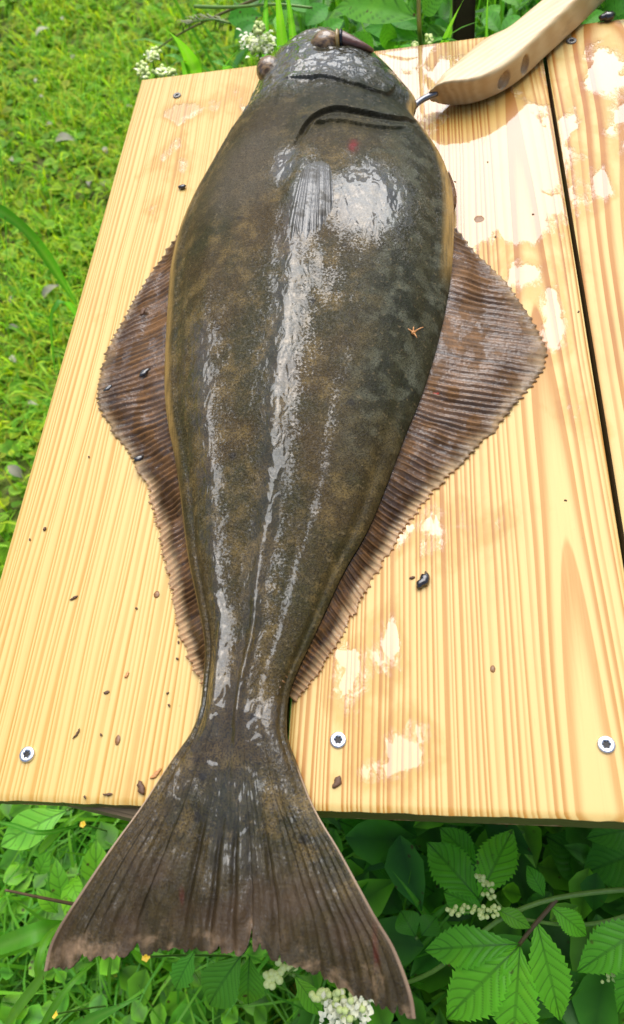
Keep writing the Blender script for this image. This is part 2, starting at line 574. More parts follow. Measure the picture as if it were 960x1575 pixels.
Lb = [(309, 1083, .012), (313, 1046, .013), (316, 1002, .014), (312, 967, .015), (301, 915, .016), (287, 849, .018), (279, 775, .019), (270, 707, .020), (259, 659, .020),
      (253, 610, .020), (253, 565, .020), (256, 509, .020), (259, 452, .020), (263, 407, .020), (273, 365, .020), (284, 335, .020), (300, 300, .021), (322, 262, .022),
      (346, 222, .023), (374, 180, .024), (391, 145, .025), (404, 118, .027), (420, 95, .030), (436, 78, .031), (456, 62, .032), (478, 52, .033), (505, 46, .033)]
Rb_ = [(440, 1117, .012), (442, 1075, .013), (454, 1037, .014), (480, 985, .015), (506, 928, .016), (532, 871, .018), (563, 823, .019), (594, 749, .020), (625, 665, .020),
       (650, 607, .020), (668, 550, .020), (681, 500, .020), (691, 450, .020), (697, 400, .020), (699, 340, .020), (697, 295, .020), (688, 262, .020), (674, 234, .020),
       (655, 209, .020), (643, 193, .021), (635, 181, .022), (641, 166, .023), (641, 154, .024), (628, 136, .026), (611, 115, .028), (594, 96, .030), (570, 76, .031), (545, 60, .032), (520, 49, .033)]
PL, PR = poly(Lb), poly(Rb_)
PL, PR = smooth_line(PL, 400, 2), smooth_line(PR, 400, 2)
tip = (PL[-1] + PR[-1]) / 2
Y0, Y1 = max(PL[0, 1], PR[0, 1]), tip[1] + .002
NB = 640
t = np.linspace(0, 1, NB)
Ys = Y0 + (Y1 - Y0) * (t * .82 + .18 * np.sin(t * math.pi / 2))
PLx = np.r_[PL[:, 0], tip[0]]; PLy = np.r_[PL[:, 1], Y1]; PLz = np.r_[PL[:, 2], tip[2]]
PRx = np.r_[PR[:, 0], tip[0]]; PRy = np.r_[PR[:, 1], Y1]; PRz = np.r_[PR[:, 2], tip[2]]
XL = np.interp(Ys, PLy, PLx); XR = np.interp(Ys, PRy, PRx)
ZE = np.interp(Ys, PLy, PLz)
HK = np.array([[.11, .0235], [.16, .0275], [.22, .036], [.30, .053], [.40, .064], [.50, .068], [.58, .064], [.64, .063], [.69, .060], [.73, .055], [.755, .048], [.775, .036]])
HH = np.interp(Ys, HK[:, 0], HK[:, 1])
for _ in range(30):
    HH[1:-1] = (HH[:-2] + HH[1:-1] * 2 + HH[2:]) / 4
NV = 261
lin = np.linspace(-1, 1, NV)
VV = .55 * lin + .45 * np.sin(lin * math.pi / 2)
V2, Y2 = np.meshgrid(VV, Ys)
X2 = XL[:, None] + (XR - XL)[:, None] * (V2 + 1) / 2

def line_dist(X, Y, P):
    """distance and signed side (positive to the right of travel) to polyline P (n,2+)"""
    best = np.full(X.shape, 1e9); sgn = np.zeros(X.shape); par = np.zeros(X.shape)
    d = np.r_[0, np.cumsum(np.linalg.norm(np.diff(P[:, :2], axis=0), axis=1))]
    for i in range(len(P) - 1):
        a, b = P[i, :2], P[i + 1, :2]
        ab = b - a; L = ab @ ab
        tt = np.clip(((X - a[0]) * ab[0] + (Y - a[1]) * ab[1]) / L, 0, 1)
        qx, qy = a[0] + tt * ab[0] - X, a[1] + tt * ab[1] - Y
        dd = np.hypot(qx, qy)
        s = np.sign(ab[1] * (X - a[0]) - ab[0] * (Y - a[1]))
        k = dd < best
        best[k] = dd[k]; sgn[k] = s[k]; par[k] = ((d[i] + tt * math.sqrt(L)) / d[-1])[k]
    return best, sgn, par

def gauss(d, s):
    return np.exp(-(d / s) ** 2)

OPERC = smooth_line(poly([(462, 240), (470, 222), (485, 203), (507, 190), (535, 186), (570, 187), (600, 184), (622, 173), (640, 156)], .050), 60)
MAXIL = smooth_line(poly([(430, 135), (475, 136), (520, 140), (560, 147), (588, 145), (603, 134), (608, 112)], .050), 60)
FOLD = smooth_line(poly([(478, 226), (488, 213), (505, 207), (535, 206), (568, 208), (600, 204), (624, 190), (634, 178)], .050), 60)
def body_top(V, X, Y, row_h, row_e):
    a = np.abs(V)
    p = 2.3
    dome = np.maximum(1 - a ** p, 0) ** .72
    Z = row_e + (row_h - row_e) * dome
    k = sstep(.62, .52, Y)
    Z = Z + k * .0030 * gauss(V + .0, .085) + k * .0018 * gauss(V + .62, .10) - k * .0016 * gauss(V + .32, .16) - k * .0014 * gauss(V - .40, .18)
    Z = Z - .0022 * gauss(V + .86, .05) * sstep(.74, .66, Y) - .0015 * gauss(V - .88, .05) * sstep(.70, .6, Y)
    # belly swelling behind the gill cover
    c = at(590, 300, .055)
    Z = Z + .004 * np.exp(-((X - c[0]) / .045) ** 2 - ((Y - c[1]) / .06) ** 2)
    edge = np.maximum(1 - a ** 6, 0)
    # gill cover: raised margin, dark gap under it
    d, s, u = line_dist(X, Y, OPERC)
    ends = sstep(0, .10, u) * sstep(1.0, .93, u)
    right = s > 0
    Z = Z + edge * np.where(right, -(.0026 * sstep(0, .0010, d) * sstep(.020, .003, d)) * (.25 + .75 * ends) + .0022 * gauss(d - .0066, .0022) * ends, .0018 * gauss(d, .010))
    d, s, u = line_dist(X, Y, MAXIL)
    ends = sstep(0, .18, u) * sstep(1.0, .85, u)
    Z = Z + edge * np.where(s > 0, -(.0018 * sstep(0, .0010, d) * sstep(.012, .002, d)) * ends, .0014 * gauss(d, .007) * ends)
    d, s, u = line_dist(X, Y, FOLD)
    ends = sstep(0, .2, u) * sstep(1.0, .8, u)
    Z = Z + edge * ends * np.where(s > 0, -.0016 * sstep(0, .0008, d) * sstep(.012, .002, d), .0012 * gauss(d, .004))
    # slack skin
    Z = Z + edge * ((fbm(X * 34, Y * 22, 3) - .5) * .0030 + (fbm(X * 120 + 9, Y * 70, 2) - .5) * .0010)
    hd = sstep(.58, .66, Y)
    Z = Z + edge * hd * (((fbm(X * 90 + 40, Y * 110, 3) - .5) * .0036 + (fbm(X * 45 + 7, Y * 38, 2) - .5) * .0050))
    return Z
Z2 = body_top(V2, X2, Y2, HH[:, None], ZE[:, None])

# tail: a surface stretched between the tail stalk, the two leading edges and the ragged trailing edge
NT_ = 190
TL = poly([(309, 1083, .012), (303, 1105, .011), (294, 1128, .010), (271, 1159, .009), (250, 1190, .0085), (215, 1245, .008), (170, 1305, .007), (120, 1380, .005), (88, 1430, .003), (75, 1460, .002), (69, 1494, .001)])
TR = poly([(440, 1117, .012), (441, 1137, .011), (450, 1158, .010), (459, 1183, .009), (476, 1228, .0085), (495, 1265, .008), (521, 1305, .007), (551, 1360, .005), (581, 1415, .004), (604, 1450, .003), (620, 1487, .002), (636, 1533, .0005), (640, 1566, .000)])
TT = poly([(69, 1494), (84, 1494), (100, 1490), (130, 1477), (150, 1479), (175, 1472), (200, 1463), (225, 1464), (260, 1462), (295, 1462), (340, 1464), (380, 1466), (402, 1464), (430, 1475), (459, 1489), (475, 1493), (494, 1503), (522, 1516), (550, 1531), (575, 1544), (594, 1551), (612, 1559), (630, 1568), (640, 1566)], .000)
TL, TR, TT = smooth_line(TL, NT_, 2), smooth_line(TR, NT_, 2), smooth_line(TT, 800, 1)
uu = (VV + 1) / 2
dT = np.linspace(0, 1, 800)
Tv = np.stack([np.interp(uu, dT, TT[:, k]) for k in range(3)], 1)
jag = (vnoise(uu * 150, uu * 0) - .5) * .0025 + (vnoise(uu * 40, uu * 0 + 3) - .5) * .0025
for (nx_, dep, wd) in ((337, .007, .004), (386, .013, .0035), (400, .006, .005), (205, .006, .006), (130, .004, .006), (240, .004, .006), (300, .003, .004), (430, .004, .003), (491, .006, .003), (575, .003, .003), (612, .005, .002), (360, .004, .003)):
    un = np.interp(at(nx_, 1470, .000)[0], TT[:, 0], dT)
    jag = jag + dep * np.exp(-np.abs((uu - un) / wd))
jag *= sstep(0, .03, uu) * sstep(1, .97, uu)
Tv[:, 1] += jag
B = np.stack([X2[0], Y2[0], Z2[0]], 1)
S = np.linspace(0, 1, NT_)
S = S ** 1.15
idx = np.linspace(0, 1, NT_)
Ls = np.stack([np.interp(S, idx, TL[:, k]) for k in range(3)], 1)
Rs = np.stack([np.interp(S, idx, TR[:, k]) for k in range(3)], 1)
Ls[0], Rs[0] = B[0], B[-1]
s_, u_ = S[:, None, None], uu[None, :, None]
P = (1 - s_) * B[None] + s_ * Tv[None] + (1 - u_) * Ls[:, None] + u_ * Rs[:, None] \
    - ((1 - s_) * (1 - u_) * B[0] + (1 - s_) * u_ * B[-1] + s_ * (1 - u_) * Tv[0] + s_ * u_ * Tv[-1])
sg, vg = np.meshgrid(S, VV, indexing='ij')
flat_z = (1 - uu)[None] * Ls[:, None, 2] + uu[None] * Rs[:, None, 2]
prof0 = B[:, 2] - ZE[0]
zt = flat_z + prof0[None] * (1 - sstep(-.06, .62, sg)) / (1 - sstep(-.06, .62, 0.0))
ray = np.cos(vg * math.pi * 30 + 1.5 * np.sin(vg * 5))
zt = zt + sstep(.25, .6, sg) * (.00030 * ray + .0035 * np.sin(vg * 7 + 1) * sg) + sstep(.05, .3, sg) * ((fbm(P[..., 0] * 60, P[..., 1] * 50, 3) - .5) * .0030 + (fbm(P[..., 0] * 150 + vg * 3, P[..., 1] * 90, 2) - .5) * .0014) * np.maximum(1 - np.abs(vg) ** 8, 0)
fold = np.zeros_like(zt)
for (v0, a0) in ((-.30, .0022), (-.12, .0026), (.02, .0022), (.14, .0018), (.30, .0016)):
    fold -= a0 * gauss(vg - v0 * (1 - .15 * sg), .022) * sstep(.40, .65, sg) * sstep(1.02, .9, sg)
zt = zt + fold
# rows of the tail run from its trailing edge to the stalk, then the body's rows follow
tail_xyz = np.stack([P[..., 0], P[..., 1], zt], -1)[::-1]
body_xyz = np.stack([X2, Y2, Z2], -1)
full = np.concatenate([tail_xyz, body_xyz[1:]], 0)
dr = np.gradient(full, axis=0); dc = np.gradient(full, axis=1)
NRM = np.cross(dc, dr)
NRM /= np.linalg.norm(NRM, axis=-1, keepdims=True) + 1e-12

def closed_sheet(name, top, under, attrs, nrm, mat):
    """top surface and its underside joined along the whole rim"""
    nr, nc = top.shape[:2]
    n = nr * nc
    V = np.r_[top.reshape(-1, 3), under.reshape(-1, 3)]
    per = np.r_[np.arange(nc), np.arange(1, nr) * nc + nc - 1, (nr - 1) * nc + np.arange(nc - 2, -1, -1), np.arange(nr - 2, 0, -1) * nc]
    nx = np.roll(per, -1)
    F = [grid_faces(nr, nc), grid_faces(nr, nc, n, True), np.stack([per, per + n, nx + n, nx], 1)]
    A = {k: np.r_[v.ravel(), v.ravel()] for k, v in attrs.items()}
    me = make_mesh(name, V, F, A)
    if nrm is not None:
        N = np.r_[nrm.reshape(-1, 3), -nrm.reshape(-1, 3)]
        me.normals_split_custom_set_from_vertices([tuple(q) for q in N])
    return part(name, me, mat, fish)

def skin_colour(m, p):
    a = m.noise(p, 16, 4, .6, .4)
    b = m.noise(p, 55, 4, .65)
    g = m.noise(p, 900, 3, .7)
    g2 = m.noise(p, 330, 3, .6)
    brown, olive, grey, tan = (.058, .036, .0095), (.036, .030, .0080), (.085, .066, .040), (.150, .098, .030)
    col = m.mix(m.ss(a, .38, .62), brown, olive)
    col = m.mix(m.ss(b, .46, .70, 0, .8), col, tan)
    fl = m.attr('flank')
    fcol = m.mix(m.ss(m.noise(p, 85, 2, .5), .46, .62), (.016, .018, .008), (.078, .080, .050))
    col = m.mix(fl, col, m.mix(m.ss(b, .35, .65, 0, .7), fcol, (.044, .040, .016)))
    col = m.mix(m.math('MULTIPLY', m.attr('head'), .95), col, m.mix(m.ss(b, .45, .65), (.012, .016, .006), (.034, .034, .014)))
    col = m.mix(m.ss(m.attr('grey'), .2, .9, 0, .65), col, grey)
    col = m.mix(m.ss(g, .46, .60, 0, .66), col, (.009, .006, .003))
    col = m.mix(m.ss(g2, .58, .72, 0, .36), col, (.20, .145, .070))
    dots = m.n('TexVoronoi'); m.put(dots.inputs['Vector'], p); dots.inputs['Scale'].default_value = 34
    col = m.mix(m.ss(dots.outputs[0], .05, .12, .7, 0), col, (.010, .008, .006))
    rim = m.math('MULTIPLY', m.attr('rim'), m.ss(m.noise(m.mapping(p, (500, 30, 200)), 1, 3), .3, .6, .45, 1.0))
    col = m.mix(rim, col, (.36, .22, .065))
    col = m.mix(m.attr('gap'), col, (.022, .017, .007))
    col = m.mix(m.attr('red'), col, (.14, .008, .008))
    return col, g, g2
def skin_film(m, p, g):
    """slime over the whole skin: thick and mirror-smooth where 'wet' is high, thin and grainy elsewhere"""
    wet = m.attr('wet')
    tear = m.noise(m.mapping(p, (120, 45, 120)), 1, 4, .6, .6)
    grain = m.noise(p, 620, 3, .65)
    lvl = m.math('ADD', wet, m.math('MULTIPLY', m.math('SUBTRACT', tear, .5), .95))
    lvl = m.math('ADD', lvl, m.math('MULTIPLY', m.math('SUBTRACT', grain, .5), m.ss(wet, .5, 1.0, 1.3, .25)))
    film = m.ss(lvl, .38, .64)
    thin = m.math('SUBTRACT', 1.0, film)
    m.set(Coat_Weight=m.math('ADD', m.math('MULTIPLY', film, m.ss(wet, .45, .92, .42, 1.0)), m.math('MULTIPLY', m.ss(grain, .44, .62, .01, .30), m.ss(wet, .05, .45, .30, .9))))
    m.set(Coat_Roughness=m.math('ADD', .03, m.math('MULTIPLY', thin, .10)))
    m.b.inputs['Coat IOR'].default_value = 1.6
    swell = m.noise(m.mapping(p, (62, 30, 62)), 1, 1.4, .45, .9)
    ripple = m.noise(m.mapping(p, (170, 85, 170)), 1, .6, .4, 1.2)
    h = m.math('ADD', m.math('MULTIPLY', swell, 1.0), m.math('MULTIPLY', ripple, m.math('SUBTRACT', m.ss(wet, .35, .7, .35, .55), m.ss(wet, .8, 1.0, 0, .30))))
    h = m.math('ADD', h, m.math('MULTIPLY', film, .16))
    h = m.math('ADD', h, m.math('MULTIPLY', m.math('ADD', grain, m.math('MULTIPLY', g, .5)), m.math('MULTIPLY', thin, .42)))
    m.set(Coat_Normal=m.bump(h, .68, .0032))
def skin_mat():
    m = NT('wet_flatfish_skin')
    p = m.pos()
    col, g, g2 = skin_colour(m, p)
    m.set(Base_Color=col, Roughness=.5)
    m.b.inputs['Specular IOR Level'].default_value = .12
    m.set(Normal=m.bump(m.math('ADD', g, m.math('MULTIPLY', g2, .8)), .55, .0011))
    skin_film(m, p, g)
    return m.m
MAT['skin'] = skin_mat()

Xf, Yf, Vf = full[..., 0], full[..., 1], np.broadcast_to(VV[None], full.shape[:2])
nt = NT_
rim = np.maximum(sstep(-.90, -.965, Vf) * sstep(.25, .33, Yf) * sstep(.66, .56, Yf), sstep(.91, .97, Vf) * sstep(.42, .47, Yf) * sstep(.69, .66, Yf) * 1.0)
rim = np.maximum(rim, .5 * sstep(-.965, -.99, Vf) * sstep(.11, .13, Yf))
flank = sstep(.25, .75, Vf) * sstep(.22, .34, Yf) * sstep(.66, .60, Yf)
flank = np.maximum(flank, .8 * sstep(.1, .5, Vf) * sstep(.60, .66, Yf))
grey = gauss(Vf + .45, .35) * sstep(.45, .52, Yf) * sstep(.62, .56, Yf)
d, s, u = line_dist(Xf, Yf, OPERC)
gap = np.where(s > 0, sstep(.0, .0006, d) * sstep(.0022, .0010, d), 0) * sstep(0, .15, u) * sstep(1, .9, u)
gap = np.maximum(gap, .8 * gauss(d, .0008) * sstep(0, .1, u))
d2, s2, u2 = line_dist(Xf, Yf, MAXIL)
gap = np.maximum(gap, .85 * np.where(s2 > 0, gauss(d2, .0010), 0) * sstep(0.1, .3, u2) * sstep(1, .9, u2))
c = at(545, 234, .058)
red = np.clip(1.25 * np.exp(-((Xf - c[0]) / .0034) ** 2 - ((Yf - c[1]) / .0065) ** 2) * (.25 + 1.3 * vnoise(Xf * 420, Yf * 300)), 0, .9)
rw = .16 * sstep(.55, .40, Yf) + .10 + .20 * sstep(.24, .14, Yf)
wet = .14 + .60 * gauss(Vf - .01 + .10 * sstep(.22, .14, Yf), rw) * sstep(.60, .5, Yf) + .58 * gauss(Vf + .62, .19) * sstep(.46, .36, Yf) + .40 * gauss(Vf - .45, .06) * sstep(.4, .3, Yf) + .30 * gauss(Vf + .85, .08) + .22 * sstep(.2, .8, Vf) * sstep(.40, .5, Yf)
c = at(565, 310, .06); wet = np.maximum(wet, 1.0 * np.exp(-((Xf - c[0]) / .042) ** 2 - ((Yf - c[1]) / .058) ** 2))
wet = np.maximum(wet, .90 * sstep(.60, .68, Yf) * (1 - .25 * gauss(Vf - .6, .3)))
c = at(440, 265, .06); wet = np.maximum(wet, .9 * np.exp(-((Xf - c[0]) / .016) ** 2 - ((Yf - c[1]) / .035) ** 2))
c = at(490, 420, .06); wet = np.maximum(wet, .62 * np.exp(-((Xf - c[0]) / .035) ** 2 - ((Yf - c[1]) / .06) ** 2))
kk = sstep(.150, .105, Yf)
c = at(350, 1130, .02)
tw = .42 + .08 * np.cos(Vf * 9) + .55 * np.exp(-((Xf - c[0]) / .026) ** 2 - ((Yf - c[1]) / .06) ** 2) - .16 * sstep(.03, -.02, Yf)
wet = wet * (1 - kk) + tw * kk
c = at(575, 135, .05)
head = np.exp(-((Xf - c[0]) / .085) ** 2 - ((Yf - c[1]) / .11) ** 2) * sstep(.52, .60, Yf)
att = dict(head=head, rim=rim, flank=flank, grey=grey, gap=gap, red=red, wet=wet)
sub = lambda a, b: {k: v[a:b] for k, v in att.items()}
under = body_xyz.copy()
a = np.abs(V2)
under[..., 2] = np.minimum(.0012 + np.maximum(ZE[:, None] - .0015, 0) * (1 - np.sqrt(np.maximum(1 - a ** 4, 0))), Z2 - .0004)
body = closed_sheet('body', body_xyz, under, sub(nt - 1, None), NRM[nt - 1:], MAT['skin'])

def fin_mat(name, brown, pale, tail=False):
    m = NT(name)
    p = m.pos()
    w = m.attr('across')
    rayf = m.attr('ray')
    a = m.noise(p, 60, 4, .6, .3)
    g = m.noise(p, 700, 3, .7)
    col = m.mix(m.ss(a, .35, .65), brown, tuple(x * 1.7 for x in brown))
    if tail:
        sc, g, _ = skin_colour(m, p)
        col = m.mix(m.ss(w, .25, .8, 0, .6), sc, col)
    col = m.mix(m.math('MULTIPLY', rayf, .72, clamp=True), col, tuple(min(1, x * .38) for x in brown))
    col = m.mix(m.ss(g, .5, .68, 0, .5), col, (.014, .010, .008))
    e = m.math('ADD', w, m.math('MULTIPLY', m.math('SUBTRACT', a, .5), .35))
    col = m.mix(m.ss(e, .96 if tail else .66, 1.08 if tail else 1.02), col, pale)
    lead = m.attr('lead')
    col = m.mix(m.ss(lead, .55, 1.0), col, (.36, .25, .16))
    red = m.ss(m.noise(m.mapping(p, (70, 18, 70), loc=(3, 1, 0)), 1, 2), .66, .76, 0, .7)
    if tail:
        col = m.mix(m.math('MULTIPLY', m.ss(w, .3, .8), m.ss(m.noise(p, 22, 3), .42, .62, 0, .6)), col, (.085, .050, .026))
        col = m.mix(m.math('MULTIPLY', red, m.ss(w, .55, .9)), col, (.14, .022, .016))
    m.set(Base_Color=col, Roughness=.38)
    m.b.inputs['Specular IOR Level'].default_value = .2
    m.set(Normal=m.bump(g, .5, .0008))
    if tail:
        skin_film(m, p, g)
    else:
        w1 = m.noise(m.mapping(p, (230, 200, 230)), 1, 3, .6, .9)
        film = m.ss(m.noise(m.mapping(p, (60, 38, 60), loc=(2, 0, 0)), 1, 5, .65), .44, .52)
        m.set(Coat_Weight=m.math('ADD', .12, m.math('MULTIPLY', film, .88)), Coat_Roughness=.06)
        m.b.inputs['Coat IOR'].default_value = 1.6
        m.set(Coat_Normal=m.bump(m.math('ADD', w1, m.math('MULTIPLY', g, .25)), .6, .0020))
    tr = m.n('BsdfTranslucent')
    m.put(tr.inputs[0], m.mix(1.0, col, (1.4, .9, .6), 'MULTIPLY'))
    mx = m.n('MixShader')
    m.put(mx.inputs[0], m.ss(w, .3, 1.0, .05, .4))
    m.t.links.new(m.b.outputs[0], mx.inputs[1]); m.t.links.new(tr.outputs[0], mx.inputs[2])
    m.t.links.new(mx.outputs[0], m.t.nodes['Material Output'].inputs[0])
    return m.m
MAT['fin'] = fin_mat('wet_fin', (.125, .060, .020), (.62, .44, .23))

# tail fin uses the skin near the stalk and turns to fin membrane outwards
ta = sub(0, nt)
sgr, vgr = sg[::-1], vg[::-1]
ta['across'] = sstep(.25, 1.0, sgr) * .98
ta['ray'] = sstep(.3, .6, sgr) * (.5 - .5 * ray[::-1]) * .25
for (v0, a0) in ((-.30, 1), (-.12, 1), (.02, .9), (.14, .7), (.30, .6)):
    ta['ray'] = np.maximum(ta['ray'], a0 * gauss(vgr - v0 * (1 - .15 * sgr), .028) * sstep(.40, .6, sgr) * sstep(1.02, .8, sgr))
ta['lead'] = sstep(.955, .995, np.abs(vgr)) * sstep(.05, .2, sgr)
MAT['tail'] = fin_mat('wet_tail_fin', (.046, .032, .0120), (.50, .33, .19), True)
under_t = tail_xyz.copy()
under_t[..., 2] -= (.0035 * (1 - sstep(0, .5, sgr)) + .0012)
under_t[-1] = under[0]
tail = closed_sheet('tail_fin', tail_xyz, under_t, ta, NRM[:nt], MAT['tail'])

def side_fin(name, pairs, nrays, zb, seed, left):
    """ribbed fin spread on the planks between the body's edge and its own serrated margin"""
    base = np.array([[p[0], p[1]] for p in pairs], float)
    outer = np.array([[p[2], p[3]] for p in pairs], float)
    per = 9
    n = nrays * per + 1
    d = np.r_[0, np.cumsum(np.linalg.norm(np.diff((base + outer) / 2, axis=0), axis=1))]
    d /= d[-1]
    # smooth the pairs with a cubic through them
    def sm(P):
        q = np.linspace(0, 1, 600)
        r = np.stack([np.interp(q, d, P[:, k]) for k in range(2)], 1)
        for _ in range(400):
            r[1:-1] = (r[:-2] + 2 * r[1:-1] + r[2:]) / 4
        return r
    bq, oq = sm(base), sm(outer)
    q = np.linspace(0, 1, 600)
    u = np.linspace(0, 1, n)
    bu = np.stack([np.interp(u, q, bq[:, k]) for k in range(2)], 1)
    ou = np.stack([np.interp(u, q, oq[:, k]) for k in range(2)], 1)
    B3 = np.array([at(x, y, zb) for x, y in bu]); O3 = np.array([at(x, y, .0025) for x, y in ou])
    ctr = np.array([-.10, 0, 0])
    inward = np.sign(-.10 - B3[:, 0])
    B3[:, 0] += inward * .006
    nw = 26
    w = np.linspace(0, 1, nw)
    ph = u * nrays + .22 * np.sin(u * 37 + seed) + .12 * np.sin(u * 91)
    ridge = np.abs(np.cos(ph * math.pi))               # sharp valleys, rounded rays
    ridge = ridge ** 2.2
    tooth = (ridge ** 3 - .5) * .0022 * (.4 + vnoise(u * nrays * .8, u * 0 + seed + 5)) + (vnoise(u * 60, u * 0 + seed) - .5) * .0035
    dirn = O3 - B3
    ln = np.linalg.norm(dirn, axis=1)[:, None]
    O3 = O3 + dirn / ln * tooth[:, None]
    # rays sweep a little
    Pq = B3[None] * (1 - w)[:, None, None] + O3[None] * w[:, None, None]
    tang = np.gradient(O3, axis=0); tang /= np.linalg.norm(tang, axis=1)[:, None]
    Pq = Pq + tang[None] * (np.sin(w * math.pi) * .0022)[:, None, None] * (vnoise(u * 9, u * 0 + seed) - .3)[None, :, None]
    Z = zb * (1 - w)[:, None] ** 1.35 + .0012 + 0 * u[None]
    Z = Z + (ridge[None] - .5) * (.45 + 1.1 * vnoise(u * nrays * .45, u * 0 + seed))[None] * (.0011 * np.sin(np.clip(w * 1.02, 0, 1) * math.pi) ** .7 + .0003)[:, None]
    Z = Z + .0035 * (vnoise(u[None] * 14 + 2 * w[:, None], w[:, None] * 3 + seed) - .4) * np.sin(w * math.pi)[:, None] + .0016 * (vnoise(u[None] * 40, w[:, None] * 2 + seed) ) * w[:, None]
    Pq[..., 2] = np.maximum(Z, .0012)
    top = Pq
    und = top.copy(); und[..., 2] -= .0007
    low = sstep(.35, .75, u)
    A = {'across': w[:, None] * (.82 + .36 * low[None]), 'ray': np.clip((1 - ridge[None]) * (.5 + .9 * vnoise(ph * 1.0, ph * 0 + seed)[None]) + 1.3 * (vnoise(u[None] * nrays * 1.7, w[:, None] * 2.2 + seed) - .55), -.4, 1.3), 'lead': np.zeros(Z.shape)}
    if left:
        top, und = top[::-1], und[::-1]
        A = {k: v[::-1] for k, v in A.items()}
    me_o = closed_sheet(name, top, und, A, None, MAT['fin'])
    return me_o
RF = [(699, 342, 701, 352), (699, 365, 722, 378), (697, 392, 760, 413), (692, 430, 797, 458), (685, 470, 828, 495), (678, 505, 842, 530), (668, 545, 838, 575), (653, 585, 808, 607), (641, 628, 765, 657), (624, 665, 716, 709),
      (600, 730, 657, 766), (580, 780, 618, 816), (556, 832, 586, 868), (532, 872, 552, 930), (506, 929, 528, 973), (481, 983, 503, 1020), (460, 1024, 478, 1050), (446, 1060, 453, 1078)]
LF = [(276, 352, 275, 355), (270, 378, 248, 393), (263, 410, 214, 446), (258, 450, 190, 484), (256, 500, 163, 540), (254, 545, 148, 590), (254, 600, 150, 622), (257, 650, 186, 684), (268, 700, 222, 736), (278, 765, 241, 800),
      (286, 835, 255, 872), (298, 895, 266, 930), (311, 955, 277, 982), (316, 995, 290, 1018), (314, 1038, 311, 1052)]
side_fin('anal_fin', RF, 88, .017, 3, False)
side_fin('dorsal_fin', LF, 84, .016, 8, True)

def surf_z(x, y):
    """height of the fish's upper skin at (x, y)"""
    i = np.clip(np.searchsorted(Ys, y), 1, NB - 1)
    v = np.clip((x - XL[i]) / (XR[i] - XL[i]) * 2 - 1, -1, 1)
    return np.interp(v, VV, Z2[i])
def on_skin(px, py):
    z = .05
    for _ in range(12):
        p = at(px, py, z)
        z = .5 * z + .5 * surf_z(p[0], p[1])
    return at(px, py, z)

# pectoral fin: a ribbed fan lying back on the skin
def pectoral():
    root_px = [(466, 248), (478, 238), (494, 235), (510, 244)]
    tip_px = [(438, 354), (449, 370), (474, 366), (499, 350), (514, 328)]
    n, nw = 110, 30
    u = np.linspace(0, 1, n)
    r0, t0 = resample(np.array(root_px, float), n), resample(np.array(tip_px, float), n)
    ph = np.abs(np.cos((u + .02 * np.sin(u * 23)) * 12 * math.pi)) * (.4 + .6 * vnoise(u * 20, u * 0 + 2))
    t0[:, 1] += (ph - .6) * 3 + np.interp(u, np.linspace(0, 1, 23), RNG.random(23) * 8 - 4)
    V = np.zeros((nw, n, 3))
    for i, w in enumerate(np.linspace(0, 1, nw)):
        q = r0 * (1 - w) + t0 * w
        for k in range(n):
            p = on_skin(*q[k])
            V[i, k] = p + np.array([0, 0, .0007 + .0006 * math.sin(w * math.pi) + .0009 * ph[k] * (w ** .5) - .0016 * max(0, w - .80) / .20 - .0026 * max(0, .16 - w) / .16])
    V[..., 2] -= .0016 * (np.abs(u * 2 - 1) ** 6)[None]
    und = V.copy(); und[..., 2] -= .0012
    w = np.linspace(0, 1, nw)[:, None] * np.ones(n)[None]
    A = {'across': w * .45, 'ray': np.broadcast_to(1 - ph[None], w.shape).copy() * .6, 'lead': 0 * w}
    closed_sheet('pectoral_fin', V[::-1], und[::-1], {k: v[::-1] for k, v in A.items()}, None, MAT['pect'])
def pect_mat():
    m = NT('wet_pectoral_fin')
    p = m.pos()
    n = m.noise(p, 500, 3, .6)
    col = m.mix(n, (.022, .018, .009), (.052, .040, .020))
    col = m.mix(m.math('MULTIPLY', m.attr('ray'), .9), col, (.016, .012, .006))
    m.set(Base_Color=col, Roughness=.45, Coat_Weight=m.ss(m.noise(p, 120, 4, .6), .36, .48), Coat_Roughness=.08)
    m.b.inputs['Coat IOR'].default_value = 1.5
    m.set(Coat_Normal=m.bump(m.noise(p, 300, 3), .5, .0018))
    return m.m
MAT['pect'] = pect_mat()
pectoral()
# pelvic fin flap showing beyond the belly
Vp, Fp = [], []
pp = [(690, 262), (698, 280), (703, 300), (702, 318), (694, 332), (690, 318), (689, 300), (687, 280)]
P3 = smooth_line(poly(pp + [pp[0]], .012), 40)
V = np.r_[P3, P3 - [0, 0, .0015], [P3.mean(0) + [0, 0, .002]], [P3.mean(0) - [0, 0, .003]]]
k = np.arange(39)
F = [np.stack([k + 1, k, k + 40, k + 41], 1), np.r_[np.stack([k, k + 1, np.full(39, 80)], 1)[:, ::-1], np.stack([k + 41, k + 40, np.full(39, 81)], 1)[:, ::-1]]]
part('pelvic_fin', make_mesh('pelvic_fin', V, F, {'across': np.full(82, .6), 'ray': np.zeros(82), 'lead': np.zeros(82)}), MAT['fin'], fish)

